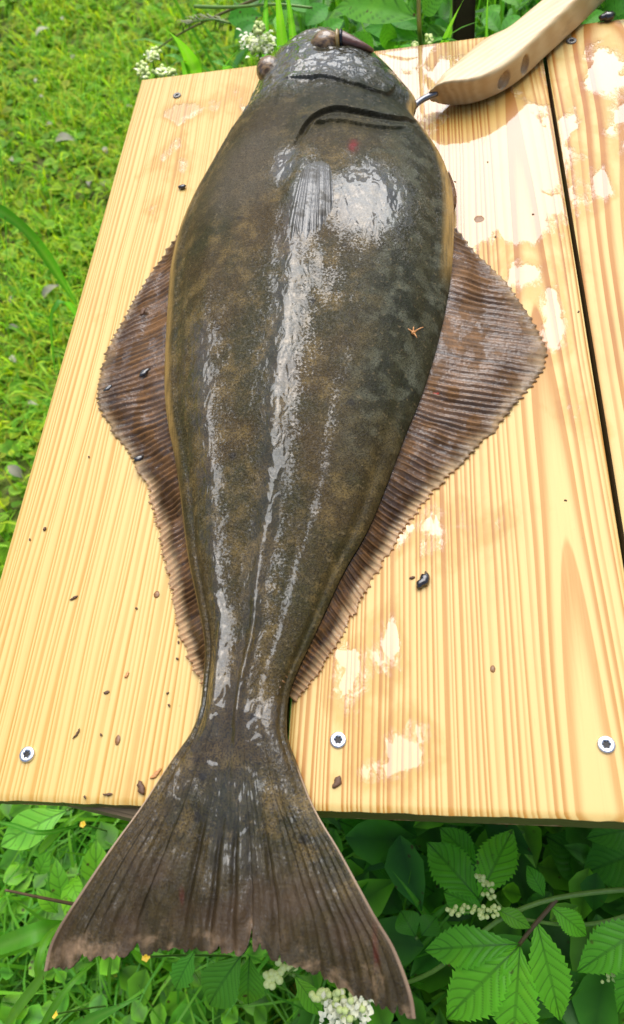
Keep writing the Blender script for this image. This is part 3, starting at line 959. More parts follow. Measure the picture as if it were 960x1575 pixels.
def eye_mat():
    m = NT('eyeball')
    p = m.coord()
    s = m.n('SeparateXYZ'); m.put(s.inputs[0], p)
    a = m.noise(m.mapping(p, (200, 600, 200)), 1, 3)
    col = m.mix(m.ss(a, .35, .65), (.060, .030, .012), (.26, .15, .06))
    m.set(Base_Color=col, Roughness=.4, Coat_Weight=m.ss(m.noise(p, 160, 3), .45, .55), Coat_Roughness=.06, Normal=m.bump(a, .6, .001))
    return m.m
MAT['eye'] = eye_mat()
MAT['pupil'] = simple_mat('pupil', (.004, .005, .010), .08, 0, .2, 300, .0)
MAT['amber'] = simple_mat('amber_iris', (.32, .20, .05), .15, 0, .4, 900, .0002, 1.0)
MAT['lip'] = simple_mat('wet_lip', (.110, .042, .024), .35, 0, .5, 300, .0008, .35)
def ellipsoid(c, r, rot=(0, 0, 0), n=32):
    u = np.linspace(0, 2 * math.pi, n, endpoint=False); w = np.linspace(0.02, math.pi - .02, n // 2)
    D = np.stack([np.outer(np.sin(w), np.cos(u)), np.outer(np.sin(w), np.sin(u)), np.outer(np.cos(w), np.ones(n))], -1).reshape(-1, 3)
    from mathutils import Euler
    Rm = np.array(Euler(rot).to_matrix())
    V = np.asarray(c) + (D * np.asarray(r)) @ Rm.T
    i = np.arange(n // 2 - 1)[:, None] * n
    k = np.arange(n)[None]
    F = np.stack([i + k, i + n + k, i + n + (k + 1) % n, i + (k + 1) % n], -1).reshape(-1, 4)
    return V, [F]
zA = .057
e1 = at(500, 63, zA)
eye1 = part('eye', make_mesh('eye', *ellipsoid(e1 + [0, 0, -.002], (.0135, .0115, .0105))), MAT['eye'], fish)
part('iris', make_mesh('iris', *ellipsoid(e1 + [.0118, -.0005, -.0010], (.0030, .0098, .0098))), MAT['amber'], eye1)
part('pupil', make_mesh('pupil', *ellipsoid(e1 + [.0150, .0000, -.0008], (.0030, .0088, .0090))), MAT['pupil'], eye1)
e2 = at(411, 106, .040)
eye2 = part('eye', make_mesh('eye', *ellipsoid(e2 + [.002, 0, -.002], (.0125, .0135, .0125))), MAT['eye'], fish)
lipc = smooth_line(poly([(522, 57, .058), (535, 63, .0565), (548, 68, .054), (562, 73, .0505), (573, 78, .045)]), 24)
lv, lf = tube(lipc, np.interp(np.linspace(0, 1, 24), [0, .3, 1], [.0062, .0056, .002]), 14)
part('lip', make_mesh('lip', lv, lf), MAT['lip'], fish)

# ------------------------------------------------------------------ the gaff: carved wooden handle, steel shank
gaff = empty('gaff', at(760, 130, 0))
tag(gaff, 'pale curved wooden handle with two oval dents, its thin steel shank in the fish jaw', 'gaff')
def handle():
    fb = smooth_line(poly([(668, 163), (701, 164), (735, 161), (780, 142), (812, 118), (840, 90), (875, 58), (905, 30), (940, -4), (990, -52)], .0035), 260)
    ft = smooth_line(poly([(664, 130), (690, 125), (731, 122), (769, 105), (800, 81), (825, 57), (856, 28), (885, 0), (915, -30), (960, -76)], .0330), 260)
    bt = smooth_line(poly([(672, 118), (690, 104), (715, 80), (742, 56), (760, 48), (780, 40), (800, 24), (829, 0), (862, -28), (905, -66)], .0330), 260)
    bb = bt.copy(); bb[:, 2] = .0035
    rows = []
    n = 96
    NH = 260
    for i in range(NH):
        c = np.array([fb[i], ft[i], bt[i], bb[i]])
        ctr = c.mean(0)
        nxt = np.roll(c, -1, 0)
        per = np.concatenate([c[k] + (nxt[k] - c[k]) * np.linspace(0, 1, n // 4, endpoint=False)[:, None] for k in range(4)])
        for _ in range(14):
            per = (np.roll(per, 1, 0) + 2 * per + np.roll(per, -1, 0)) / 4
        e = min(1, (i + .6) / 20)
        k = math.sqrt(max(0, 1 - (1 - e) ** 2)) if i < 20 else 1
        rows.append(ctr + (per - ctr) * (.45 + .55 * k))
    # rounded nose
    r0 = rows[0]; ctr = r0.mean(0); dirn = rows[0].mean(0) - rows[9].mean(0); dirn /= np.linalg.norm(dirn)
    nose = [ctr + (r0 - ctr) * k + dirn * h for k, h in ((.05, .0065), (.45, .0058), (.75, .004), (.92, .0018))]
    rows = nose + rows
    R3 = np.array(rows)
    nr = len(R3)
    V = R3.reshape(-1, 3)
    # two scooped dents in the near side
    for (px, py, rx, rz) in ((780, 125, .0062, .0080), (812, 101, .0050, .0085)):
        c = at(px, py, .017)
        tn = ft[130] - ft[118]; tn[2] = 0; tn /= np.linalg.norm(tn)
        nn = np.array([tn[1], -tn[0], 0])
        rel = V - c
        tt, hz, dp = rel @ tn, rel[:, 2], rel @ nn
        q = (tt / rx) ** 2 + (hz / rz) ** 2
        dep = .0085 * sstep(1.15, .45, q) * (dp > -.012)
        V = V - dep[:, None] * nn
    F = []
    for i in range(nr - 1):
        for k in range(n):
            F.append((i * n + k, i * n + (k + 1) % n, (i + 1) * n + (k + 1) % n, (i + 1) * n + k))
    cap = np.array([[0, (k + 1) % n, k] for k in range(1, n - 1)] + [[(nr - 1) * n, (nr - 1) * n + k, (nr - 1) * n + k + 1] for k in range(1, n - 1)])
    F = np.array(F)[:, ::-1]
    return V, F, cap
def birch_mat():
    m = NT('pale_carved_wood')
    p = m.pos()
    r = m.mapping(p, (1, 1, 1), (0, 0, math.radians(-42)))
    a = m.noise(m.mapping(r, (16, 110, 110)), 1, 4, .55, .5)
    b = m.noise(m.mapping(p, (40, 40, 40)), 1, 4, .6)
    w = m.n('TexWave', wave_type='RINGS', rings_direction='X')
    m.put(w.inputs['Vector'], m.mapping(r, (2.2, 9, 9), loc=(.0, -.3, .02)))
    w.inputs['Scale'].default_value = 7; w.inputs['Distortion'].default_value = 3.5; w.inputs['Detail'].default_value = 2
    col = m.mix(a, (.66, .52, .29), (.54, .36, .15))
    col = m.mix(m.math('MULTIPLY', w.outputs['Fac'], .38), col, (.38, .19, .05))
    col = m.mix(m.ss(b, .60, .72, 0, .45), col, (.50, .36, .20))
    col = m.mix(m.ss(m.attr('dent'), .3, .8), col, m.mix(m.noise(p, 600, 3), (.16, .09, .04), (.46, .30, .15)))
    dirt = m.noise(m.mapping(r, (30, 70, 70), loc=(4, 1, 0)), 1, 5, .65)
    col = m.mix(m.ss(dirt, .54, .70, 0, .38), col, (.30, .19, .09))
    sp = m.ss(m.noise(p, 420, 2), .68, .74)
    col = m.mix(m.math('MULTIPLY', sp, m.ss(m.noise(p, 22, 2), .5, .65, 0, .6)), col, (.12, .07, .04))
    m.set(Base_Color=col, Roughness=.42, Normal=m.bump(a, .3, .0008), Coat_Weight=.35, Coat_Roughness=.2)
    return m.m
hv, hf, hc = handle()
dent = np.zeros(len(hv))
for (px, py) in ((780, 125), (812, 101)):
    c = at(px, py, .017)
    dent = np.maximum(dent, np.exp(-(np.linalg.norm((hv - c) * [1, 1, .8], axis=1) / .0085) ** 4))
hme = make_mesh('handle', hv, [hf, hc], {'dent': dent})
part('handle', hme, birch_mat(), gaff)
MAT['steel'] = simple_mat('steel_shank', (.20, .20, .21), .30, 1.0, .15, 500, .0002)
sv, sf = tube(smooth_line(poly([(672, 143, .020), (655, 150, .020), (642, 158, .020), (634, 168, .019)]), 16), .0028, 12)
part('shank', make_mesh('shank', sv, sf), MAT['steel'], gaff)

# ------------------------------------------------------------------ scraps on the boards and on the fish
MAT['scrap_black'] = simple_mat('wet_black_scrap', (.018, .014, .012), .22, 0, .5, 700, .0005, 1.0)
MAT['scrap_brown'] = simple_mat('dry_brown_scrap', (.10, .045, .018), .6, 0, .5, 700, .0004)
MAT['scrap_red'] = simple_mat('red_scrap', (.26, .035, .02), .4, 0, .4, 700, .0004)
MAT['scrap_orange'] = simple_mat('orange_scrap', (.45, .20, .06), .5, 0, .4, 700, .0004)
def scrap(name, label, cat, px, py, length, width, ang, mat, group=None, skin=False, seed=1, bend=.3, high=None):
    """a crooked bit: a short bent tapered body with a few lumps, lying on the board or on the skin"""
    p = on_skin(px, py) if skin else at(px, py, .0005)
    n = 9
    q = np.linspace(-.5, .5, n)
    ca, sa = math.cos(ang), math.sin(ang)
    h = (high or width) * .45
    rs = np.random.default_rng(seed)
    lx, ly = q * length, bend * length * (q ** 2 - .1) + (rs.random(n) - .5) * width * .35
    X, Y = p[0] + lx * ca - ly * sa, p[1] + lx * sa + ly * ca
    Z = np.array([(surf_z(x, y) if skin else 0.0) for x, y in zip(X, Y)]) + h * .9 + .0003
    r = width / 2 * (1 - (2 * np.abs(q)) ** 3 * .8) * (.75 + .5 * rs.random(n))
    V, F = tube(np.stack([X, Y, Z], 1), r, 8)
    V[:, 2] = np.minimum(V[:, 2], np.repeat(Z, 8).max() + h)
    return thing_mesh(name, V, F, MAT[mat], label, cat, group)
def twig_star(px, py, size, mat, label, skin):
    p = on_skin(px, py)
    parts = []
    for a, l in ((.4, 1), (2.6, .8), (-1.2, .9), (1.5, .5)):
        P = np.array([[p[0] + math.cos(a) * size * l * t, p[1] + math.sin(a) * size * l * t, p[2] + .0012 + .002 * math.sin(t * 2)] for t in np.linspace(0, 1, 5)])
        parts.append(tube(P, np.linspace(.0007, .0004, 5), 6))
    parts.append(blob(p + [0, 0, .0014], .0016, 4))
    V, F, _ = join(parts)
    return thing_mesh('plant_scrap', V, F, MAT[mat], label, 'plant scrap')
scrap('beetle_scrap', 'shiny black curled scrap, biggest dark bit on the middle plank', 'scrap', 650, 895, .0125, .0058, 1.05, 'scrap_black', seed=3, bend=.5)
scrap('seed', 'tiny brown seed just left of the shiny black curled scrap', 'seed', 634, 889, .0036, .0018, .3, 'scrap_brown', seed=4)
scrap('bark_scrap', 'small dark brown bit right of the tail stalk, below the screw', 'scrap', 518, 1203, .0075, .0036, 1.2, 'scrap_brown', seed=5, high=.002)
scrap('bark_scrap', 'short reddish brown splinter in the middle of the left plank', 'scrap', 114, 920, .0062, .0016, .55, 'scrap_brown', seed=6)
scrap('bark_scrap', 'thin grey brown splinter near the left plank\'s screw', 'scrap', 118, 1129, .0072, .0013, 1.1, 'scrap_brown', seed=7)
scrap('dead_fly', 'ragged dark insect-like scrap beside the left edge of the tail', 'scrap', 218, 1212, .0085, .0042, -1.0, 'scrap_brown', seed=8, high=.0025)
scrap('bark_scrap', 'flat light brown flake between the ragged dark scrap and the tail', 'scrap', 240, 1190, .0085, .0022, .8, 'scrap_orange', seed=18, high=.001)
scrap('bark_scrap', 'small grey flake near the front edge of the left plank', 'scrap', 166, 1222, .0062, .0014, .05, 'scrap_brown', seed=9)
scrap('bark_scrap', 'dark crumb on the left plank beside the upper body', 'scrap', 281, 289, .0075, .0040, .1, 'scrap_black', seed=10)
scrap('bark_scrap', 'small dark triangular crumb near the left plank\'s outer edge', 'scrap', 69, 814, .0028, .0020, 1.2, 'scrap_brown', seed=11)
scrap('bark_scrap', 'pale brown crumb above the left screw, upper one of two', 'scrap', 195, 1038, .0042, .0022, 1.2, 'scrap_orange', seed=12, high=.001)
scrap('bark_scrap', 'pale brown crumb above the left screw, lower one of two', 'scrap', 164, 1065, .0038, .0018, .4, 'scrap_brown', seed=13, high=.001)
scrap('mussel_scrap', 'dark wet crumb on the far edge of the right plank', 'scrap', 934, 31, .016, .009, .1, 'scrap_black', seed=14)
scrap('blood_spot', 'small red blood mark on the wood just below the wooden handle', 'blood spot', 709, 182, .014, .0030, .05, 'scrap_red', seed=15, high=.0004)
for (x, y) in ((137, 703), (46, 830), (210, 936), (275, 988), (273, 1013), (258, 1066), (260, 1085), (156, 1130), (131, 1226), (762, 365), (750, 250), (820, 330), (700, 280), (890, 480), (870, 770)):
    scrap('dirt_speck', 'tiny dark speck of dirt on the pine boards', 'speck', x, y, .0020, .0012, x, 'scrap_brown', 'specks of dirt on the boards', seed=x)
twig_star(636, 514, .0075, 'scrap_orange', 'small orange three-armed bit of plant on the fish\'s right flank', True)
def fin_z(px, py):
    return at(px, py, .010)
def on_fin_scrap(px, py, l, w, ang, mat, label, seed):
    p = at(px, py, .012)
    V, F = blob(p, w, seed, 8, .3, (l / w, 1, .7))
    c, s_ = math.cos(ang), math.sin(ang)
    d = V - p
    V = p + np.stack([d[:, 0] * c - d[:, 1] * s_, d[:, 0] * s_ + d[:, 1] * c, d[:, 2]], 1)
    thing_mesh('scrap', V, F, MAT[mat], label, 'scrap')
on_fin_scrap(658, 600, .0042, .0028, .2, 'scrap_black', 'black crumb on the right fin close to the body', 2)
on_fin_scrap(667, 608, .0040, .0022, .5, 'scrap_red', 'small red shred beside the black crumb on the right fin', 3)
on_fin_scrap(222, 573, .0050, .0022, .7, 'scrap_black', 'black seed-like bit in the middle of the left fin', 4)
on_fin_scrap(166, 597, .0045, .0018, .6, 'scrap_black', 'dark bit near the outer corner of the left fin', 5)
on_fin_scrap(213, 705, .0045, .0028, .4, 'scrap_black', 'dark crumb on the lower margin of the left fin', 6)
on_fin_scrap(220, 480, .0045, .0020, 1.2, 'scrap_brown', 'brown crumb in the upper part of the left fin', 7)

# ------------------------------------------------------------------ vegetation
def proj(P):
    v = (np.asarray(P) - CAM) @ R_CV
    return np.stack([CX + F_PX * v[..., 0] / v[..., 2], CY + F_PX * v[..., 1] / v[..., 2], v[..., 2]], -1)

def unit(v):
    return v / (np.linalg.norm(v) + 1e-12)

def leaf_geo(base, tip, width, nrm=(0, 0, 1), shape=.42, point=1.2, teeth=0, tdepth=.12, nveins=7, fold=.25, droop=.12, pleat=.02, ns=28, nv=12, tint=(1, 1, 1), roll=0.0):
    """a leaf blade from base to tip (world points); shape = where it is widest"""
    base, tip = np.asarray(base, float), np.asarray(tip, float)
    t = tip - base
    L = np.linalg.norm(t); t /= L
    n = np.asarray(nrm, float)
    n = unit(n - t * (n @ t))
    sd = np.cross(t, n)
    if roll:
        n, sd = n * math.cos(roll) + sd * math.sin(roll), sd * math.cos(roll) - n * math.sin(roll)
    s = np.linspace(0, 1, ns)[:, None]
    v = np.linspace(-1, 1, nv)[None]
    k = math.log(.5) / math.log(shape)
    hw = width / 2 * np.sin(np.pi * np.clip(s, 0, 1) ** k) ** point
    if teeth:
        saw = (s * teeth) % 1.0
        hw_e = hw * (1 + tdepth * (1 - saw) - tdepth * .5)
        hw = hw + (hw_e - hw) * np.abs(v) ** 5
    x = v * hw
    a = np.abs(v)
    lat = (s - .30 * a * (width / L) * 1.6) * nveins
    tri = np.abs((lat % 1) - .5) * 2
    z = fold * np.abs(x) - pleat * width * (tri - .5) * np.minimum(1, 3 * a) * (1 - a ** 4) - droop * L * (s - .5) ** 2 * 4 + droop * L
    vein = np.maximum(np.exp(-(x / (width * .018)) ** 2), sstep(.80, 1.0, tri) * .8 * (a < .97)) * np.ones_like(x)
    P = base + (s * L)[..., None] * t + x[..., None] * sd + z[..., None] * n
    P = P - (z[0, nv // 2]) * n
    col = np.broadcast_to(np.asarray(tint, float), (ns * nv, 3))
    return P.reshape(-1, 3), [grid_faces(ns, nv)], {'vein': vein.ravel(), 'tint': col}

def blade_geo(P, width, tint=(1, 1, 1), fold=.25, n=16, up=(0, 0, 1)):
    """a grass blade along control points"""
    P = smooth_line(P, n, 3)
    T = np.gradient(P, axis=0)
    V, A = [], []
    w = width / 2 * np.minimum(1, (1 - np.linspace(0, 1, n)) * 2.2 + .02) ** .8 * np.minimum(1, .55 + np.linspace(0, 1, n) * 2)
    view = unit(CAM - P.mean(0)) * .7 + np.asarray(up) * .6
    for p, t, h in zip(P, T, w):
        sd = unit(np.cross(t, view))
        nn = unit(np.cross(sd, t))
        for a in (-1, -.5, 0, .5, 1):
            V.append(p + sd * a * h + nn * abs(a) * h * fold)
            A.append(1.0 if a == 0 else .15 if abs(a) == .5 else 0)
    V = np.array(V)
    return V, [grid_faces(n, 5)], {'vein': np.array(A), 'tint': np.broadcast_to(np.asarray(tint, float), (len(V), 3))}

MAT['lawn'] = leaf_mat('lawn_green', (.255, .500, .026), rough=.65, trans=.5)
MAT['leaf'] = leaf_mat('leaf_green', (.110, .350, .030), (.018, .075, .010), .40, .42)
MAT['blade'] = leaf_mat('grass_blade_green', (.115, .350, .030), (.20, .45, .07), .42, .5)
MAT['stalk'] = simple_mat('green_stalk', (.13, .24, .035), .5, 0, .3, 300, .0004)
MAT['stalk_brown'] = simple_mat('brown_stalk', (.12, .075, .03), .6, 0, .3, 300, .0004)
MAT['bud'] = simple_mat('cream_bud', (.66, .74, .27), .5, 0, .15, 600, .0003)
MAT['petal'] = simple_mat('cream_petal', (.75, .73, .50), .6, 0, .1, 600, .0003)
MAT['yellow'] = simple_mat('yellow_petal', (.80, .50, .02), .5, 0, .15, 600, .0003)
MAT['litter'] = leaf_mat('pale_leaf_litter', (.34, .32, .24), rough=.7, trans=.15)

def many_blades(n, pick, length, width, lean, mat, name, levels=3, tints=None, seed=0, droop=.5):
    """n grass blades in one mesh; pick(rs, n) gives foot points (n,3)"""
    rs = np.random.default_rng(seed)
    P0 = pick(rs, n)
    n = len(P0)
    L = length[0] + (length[1] - length[0]) * rs.random(n) ** 1.3
    W = width[0] + (width[1] - width[0]) * rs.random(n)
    az = rs.random(n) * 2 * math.pi
    le = lean[0] + (lean[1] - lean[0]) * rs.random(n)
    d = np.stack([np.cos(az), np.sin(az), 0 * az], 1)
    a2 = az + math.pi / 2 + (rs.random(n) - .5) * 1.5
    sd = np.stack([np.cos(a2), np.sin(a2), 0 * a2], 1)
    V = np.zeros((n, 2 * levels + 1, 3))
    for i in range(levels + 1):
        t = i / levels
        h = t * L * np.cos(le * t * .9)
        o = L * np.sin(le) * t ** 1.7
        c = P0 + d * o[:, None]
        c[:, 2] += h - droop * L * np.maximum(t - .5, 0) ** 2 * (le > .5)
        if i == levels:
            V[:, 2 * levels] = c
        else:
            w = W * (1 - .55 * t) * .5
            V[:, 2 * i] = c - sd * w[:, None]
            V[:, 2 * i + 1] = c + sd * w[:, None]
    k = (np.arange(n) * (2 * levels + 1))[:, None]
    quads = np.concatenate([k + np.array([[2 * i, 2 * i + 1, 2 * i + 3, 2 * i + 2]]) for i in range(levels - 1)])
    tris = k + np.array([[2 * levels - 2, 2 * levels - 1, 2 * levels]])
    tints = np.asarray(tints if tints is not None else [(1, 1, 1)], float)
    tc = tints[rs.integers(0, len(tints), n)] * (.75 + .5 * rs.random(n))[:, None]
    tc = np.repeat(tc, 2 * levels + 1, 0)
    me = make_mesh(name, V.reshape(-1, 3), [quads, tris], {'tint': tc, 'vein': np.zeros(len(tc))})
    return tag(obj(name, me, mat), kind='stuff')

def many_leaves(n, pick, size, mat, name, tints, seed, tilt=.6, wide=.6, zr=(0, 0)):
    """n small leaves (a folded eight-quad blade each) in one mesh"""
    rs = np.random.default_rng(seed)
    P0 = pick(rs, n)
    n = len(P0)
    P0 = P0 + np.stack([0 * P0[:, 0], 0 * P0[:, 0], zr[0] + (zr[1] - zr[0]) * rs.random(n)], 1)
    L = size[0] + (size[1] - size[0]) * rs.random(n) ** 1.5
    az = rs.random(n) * 2 * math.pi
    el = (rs.random(n) - .55) * tilt
    t = np.stack([np.cos(az) * np.cos(el), np.sin(az) * np.cos(el), np.sin(el)], 1)
    up = np.stack([(rs.random(n) - .5) * tilt, (rs.random(n) - .5) * tilt, np.ones(n)], 1)
    sd = np.cross(t, up); sd /= np.linalg.norm(sd, axis=1)[:, None]
    nn = np.cross(sd, t)
    prof = [(0, .05), (.15, .62), (.38, 1.0), (.68, .72), (1, .02)]
    V = np.zeros((n, 15, 3))
    for i, (s, h) in enumerate(prof):
        for j, a in enumerate((-1, 0, 1)):
            V[:, i * 3 + j] = P0 + t * (L * s)[:, None] + sd * (a * h * L * wide / 2)[:, None] + nn * (abs(a) * h * L * .10 - L * .25 * s * s)[:, None]
    k = (np.arange(n) * 15)[:, None]
    F = np.concatenate([k + np.array([[i * 3 + j, i * 3 + j + 1, i * 3 + j + 4, i * 3 + j + 3]]) for i in range(4) for j in range(2)])
    tints = np.asarray(tints, float)
    tc = tints[rs.integers(0, len(tints), n)] * (.7 + .6 * rs.random(n))[:, None]
    vein = np.tile(np.array([0, .8, 0] * 5), n)
    me = make_mesh(name, V.reshape(-1, 3), F, {'tint': np.repeat(tc, 15, 0), 'vein': vein})
    return tag(obj(name, me, mat), kind='stuff')

def in_view(P, m=420):
    q = proj(P)
    return (q[:, 2] > .05) & (q[:, 0] > -m) & (q[:, 0] < W_PX + m) & (q[:, 1] > -m) & (q[:, 1] < H_PX + m)
def pick_area(x0, x1, y0, y1, keep=None, view=True):
    def f(rs, n):
        out = []
        got = 0
        for _ in range(60):
            x, y = x0 + (x1 - x0) * rs.random(n), y0 + (y1 - y0) * rs.random(n)
            P = np.stack([x, y, ground_z(x, y)], 1)
            k = np.ones(n, bool)
            if view:
                k &= in_view(P)
            if keep is not None:
                k &= keep(x, y, rs)
            out.append(P[k]); got += k.sum()
            if got >= n:
                break
        return np.concatenate(out)[:n]
    return f
under_table = lambda x, y: (x > -.26) & (x < .27) & (y > .12) & (y < .74)
LAWN_T = [(1, 1, 1), (1.5, 1.15, .9), (.75, .9, .9), (1.9, 1.3, 1.0), (.55, .75, .9), (1.4, 1.25, 2.2), (1.7, .95, 1.6)]
patch = lambda x, y: vnoise(x * 7 + 40, y * 7 + 40)
many_blades(74000, pick_area(-2.6, 1.8, -.5, 4.0, lambda x, y, rs: ~under_table(x, y) & (rs.random(len(x)) < .02 + 1.25 * patch(x, y) ** 1.6)), (.035, .095), (.0030, .0070), (.35, 1.4), MAT['lawn'], 'lawn_grass', 3, LAWN_T, 21)
many_leaves(40000, pick_area(-2.6, 1.8, -.5, 4.0, lambda x, y, rs: ~under_table(x, y)), (.012, .042), MAT['lawn'], 'lawn_clover', LAWN_T, 22, .9, .8, (.004, .030))

# tall growth behind the table
def behind(x, y, rs):
    edge = -.42 + .45 * (y - .85) * .0
    dens = sstep(-.42, -.12, x + .10 * (vnoise(x * 5, y * 5) - .5))
    return (rs.random(len(x)) < dens)
BACK_T = [(1, 1, 1), (1.2, 1.1, .9), (.75, .9, 1), (1.35, 1.15, .8)]
many_blades(3200, pick_area(-.62, 1.1, .88, 2.3, behind, False), (.30, .68), (.004, .010), (.05, .8), MAT['blade'], 'tall_grass', 7, BACK_T, 31, .9)
many_leaves(5200, pick_area(-.55, 1.1, .90, 2.2, behind, False), (.035, .085), MAT['leaf'], 'undergrowth', [(1, 1, 1), (1.3, 1.15, 1), (.7, .9, 1.2), (.9, 1.05, .9)], 32, 1.0, .5, (.05, .50))

# growth below the near edge
near_l = lambda x, y, rs: rs.random(len(x)) < sstep(.05, -.25, x)
near_r = lambda x, y, rs: rs.random(len(x)) < sstep(-.22, .0, x)
many_blades(5200, pick_area(-1.1, .35, -.45, .45, near_l), (.07, .24), (.003, .007), (.3, 1.25), MAT['blade'], 'meadow_grass', 5, [(1.2, 1.1, .9), (1.5, 1.25, .8), (.9, 1, 1)], 41, .8)
many_leaves(4200, pick_area(-1.1, .35, -.45, .45, near_l), (.018, .050), MAT['leaf'], 'low_leaves', [(1.6, 1.35, .9), (1.9, 1.5, .9), (1.1, 1.1, 1)], 42, .8, .75, (.01, .13))
many_leaves(2600, pick_area(-.45, .75, -.45, .50, near_r), (.028, .078), MAT['leaf'], 'shaded_undergrowth', [(1.3, 1.25, .9), (.8, .9, .8), (1.9, 1.6, 1.0), (.5, .65, .7)], 43, 1.3, .62, (.03, .40))
many_blades(900, pick_area(-.3, .75, -.45, .45, near_r), (.15, .45), (.003, .007), (.2, 1.2), MAT['blade'], 'shaded_grass', 6, [(.8, .9, .9), (1.1, 1.05, .8)], 44, .9)

# ---- single plants one can point to
def W3(px, py, z):
    return at(px, py, z)
def leaf_part(root, base, tip, width, name='leaf', mat='leaf', **kw):
    V, F, A = leaf_geo(base, tip, width, **kw)
    return part(name, make_mesh(name, V, F, A), MAT[mat], root)
def stem_part(root, P, r0, r1, name='stem', mat='stalk', n=24):
    P = smooth_line(np.array(P), n, 3)
    V, F = tube(P, np.linspace(r0, r1, n), 8)
    return part(name, make_mesh(name, V, F), MAT[mat], root)
def plant(name, label, cat, px, py, z, group=None):
    b = at(px, py, z)
    b[2] = GZ
    e = empty(name, b)
    return tag(e, label, cat, group)
def px_w(npx, z, py=1400, px=600):
    """metres spanned by npx photograph pixels at height z near (px, py)"""
    return np.linalg.norm(at(px + npx, py, z) - at(px, py, z))
bud_me = {}
def buds(root, pts, r, mat='bud', name='bud'):
    key = (mat, round(r, 5))
    if key not in bud_me:
        V, F = blob((0, 0, 0), r, 5, 8, .06)
        bud_me[key] = make_mesh(name, V, F)
        bud_me[key].materials.append(MAT[mat])
    for p in pts:
        o = bpy.data.objects.new(name, bud_me[key])
        COL.objects.link(o)
        o.parent = root
        o.location = Vector(p) - root.location
        o.rotation_euler = (random.random() * 6, random.random() * 6, 0)

TEETH = dict(teeth=17, tdepth=.20, nveins=9, ns=120, nv=30, pleat=.022, fold=.18, point=1.15)
# meadowsweet at the lower right
zq = -.24
ms = plant('meadowsweet', 'toothed-leaved plant with pale green buds below the plank\'s near edge', 'plant', 800, 1480, zq)
G1, G2, G3 = (1.4, 1.5, 1.1), (1.9, 1.85, 1.1), (1.2, 1.35, 1.1)
stem_part(ms, [W3(1010, 1366, -.20), W3(930, 1370, -.20), W3(850, 1381, -.20), W3(800, 1398, -.20), W3(760, 1418, -.21), W3(700, 1470, -.23), W3(660, 1500, -.25), W3(600, 1520, -.32)], .0019, .0016)
stem_part(ms, [W3(797, 1455, -.22), W3(820, 1425, -.21), W3(838, 1405, -.205), W3(856, 1383, -.20)], .0014, .0017, mat='stalk_brown')
stem_part(ms, [W3(1000, 1395, -.24), W3(930, 1420, -.235), W3(870, 1424, -.225), W3(825, 1417, -.215), W3(780, 1410, -.21)], .0018, .0012)
def lobe(root, b, t, wpx, z0, z1, tint, **kw):
    k = dict(TEETH); k.update(kw)
    B, T = W3(b[0], b[1], z0), W3(t[0], t[1], z1)
    n = unit(unit(CAM - B) + np.array([0, .1, .5]))
    leaf_part(root, B, T, px_w(wpx, (z0 + z1) / 2), nrm=n, tint=tint, **k)
lobe(ms, (803, 1452), (652, 1462), 56, -.215, -.235, G1, shape=.55)
lobe(ms, (800, 1454), (686, 1568), 74, -.218, -.25, G2, shape=.50)
lobe(ms, (800, 1454), (787, 1625), 62, -.214, -.26, G2, shape=.45)
lobe(ms, (825, 1416), (862, 1572), 56, -.210, -.25, G2, shape=.45)
lobe(ms, (846, 1393), (903, 1440), 34, -.207, -.22, G2, shape=.5)
lobe(ms, (764, 1398), (818, 1428), 26, -.195, -.20, (1.5, 1.3, .8), shape=.45)
lobe(ms, (738, 1385), (656, 1294), 64, -.28, -.29, G1, shape=.5)
lobe(ms, (736, 1382), (790, 1274), 60, -.275, -.28, G2, shape=.5)
lobe(ms, (734, 1330), (676, 1272), 46, -.29, -.29, G1, shape=.5)
lobe(ms, (744, 1400), (682, 1372), 44, -.285, -.30, G1, shape=.5)
lobe(ms, (838, 1380), (810, 1330), 26, -.25, -.25, G3, shape=.5)
bl = []
for (c0, c1, k) in (((772, 1396), (736, 1345), 20), ((770, 1396), (736, 1408), 20), ((745, 1400), (688, 1402), 18)):
    for i in range(k):
        t = .25 + .75 * i / (k - 1)
        sp = 9 * math.sin(min(1, t * 1.1) * 2.6) + 2
        x = c0[0] + (c1[0] - c0[0]) * t + random.uniform(-sp, sp); y = c0[1] + (c1[1] - c0[1]) * t + random.uniform(-sp, sp) * .8
        bl.append(W3(x, y, -.19 + random.uniform(-.006, .006)))
    stem_part(ms, [W3(c0[0], c0[1], -.197), W3((c0[0] + c1[0]) / 2, (c0[1] + c1[1]) / 2 + 3, -.195), W3(c1[0], c1[1], -.196)], .0008, .0005, name='flower_stalk')
buds(ms, bl, .0017)
ms2 = plant('meadowsweet', 'toothed leaf plant at the right edge, below the bud cluster\'s long stem', 'plant', 960, 1470, -.22)
lobe(ms2, (1000, 1420), (886, 1496), 62, -.20, -.22, G1, shape=.45)
lobe(ms2, (1010, 1440), (950, 1560), 50, -.23, -.27, G3, shape=.45)
stem_part(ms2, [W3(1000, 1420, -.2), W3(1040, 1440, -.3), W3(1060, 1480, GZ)], .0016, .003)
buds(ms2, [W3(944 + random.gauss(0, 9), 1503 + random.gauss(0, 7), -.26) for _ in range(26)], .0014)
ms3 = plant('broad_leaf_plant', 'dark broad leaves close under the plank edge at far right', 'plant', 900, 1310, -.4)
lobe(ms3, (985, 1310), (895, 1345), 70, -.34, -.36, (.8, .95, .9), shape=.45)
lobe(ms3, (930, 1345), (838, 1285), 80, -.40, -.40, (.75, .85, .8), shape=.45, teeth=0)
lobe(ms3, (980, 1275), (900, 1290), 50, -.30, -.30, (.9, 1.0, .9), shape=.45)
stem_part(ms3, [W3(985, 1310, -.34), W3(1010, 1330, -.5), W3(1020, 1340, GZ)], .0016, .003)
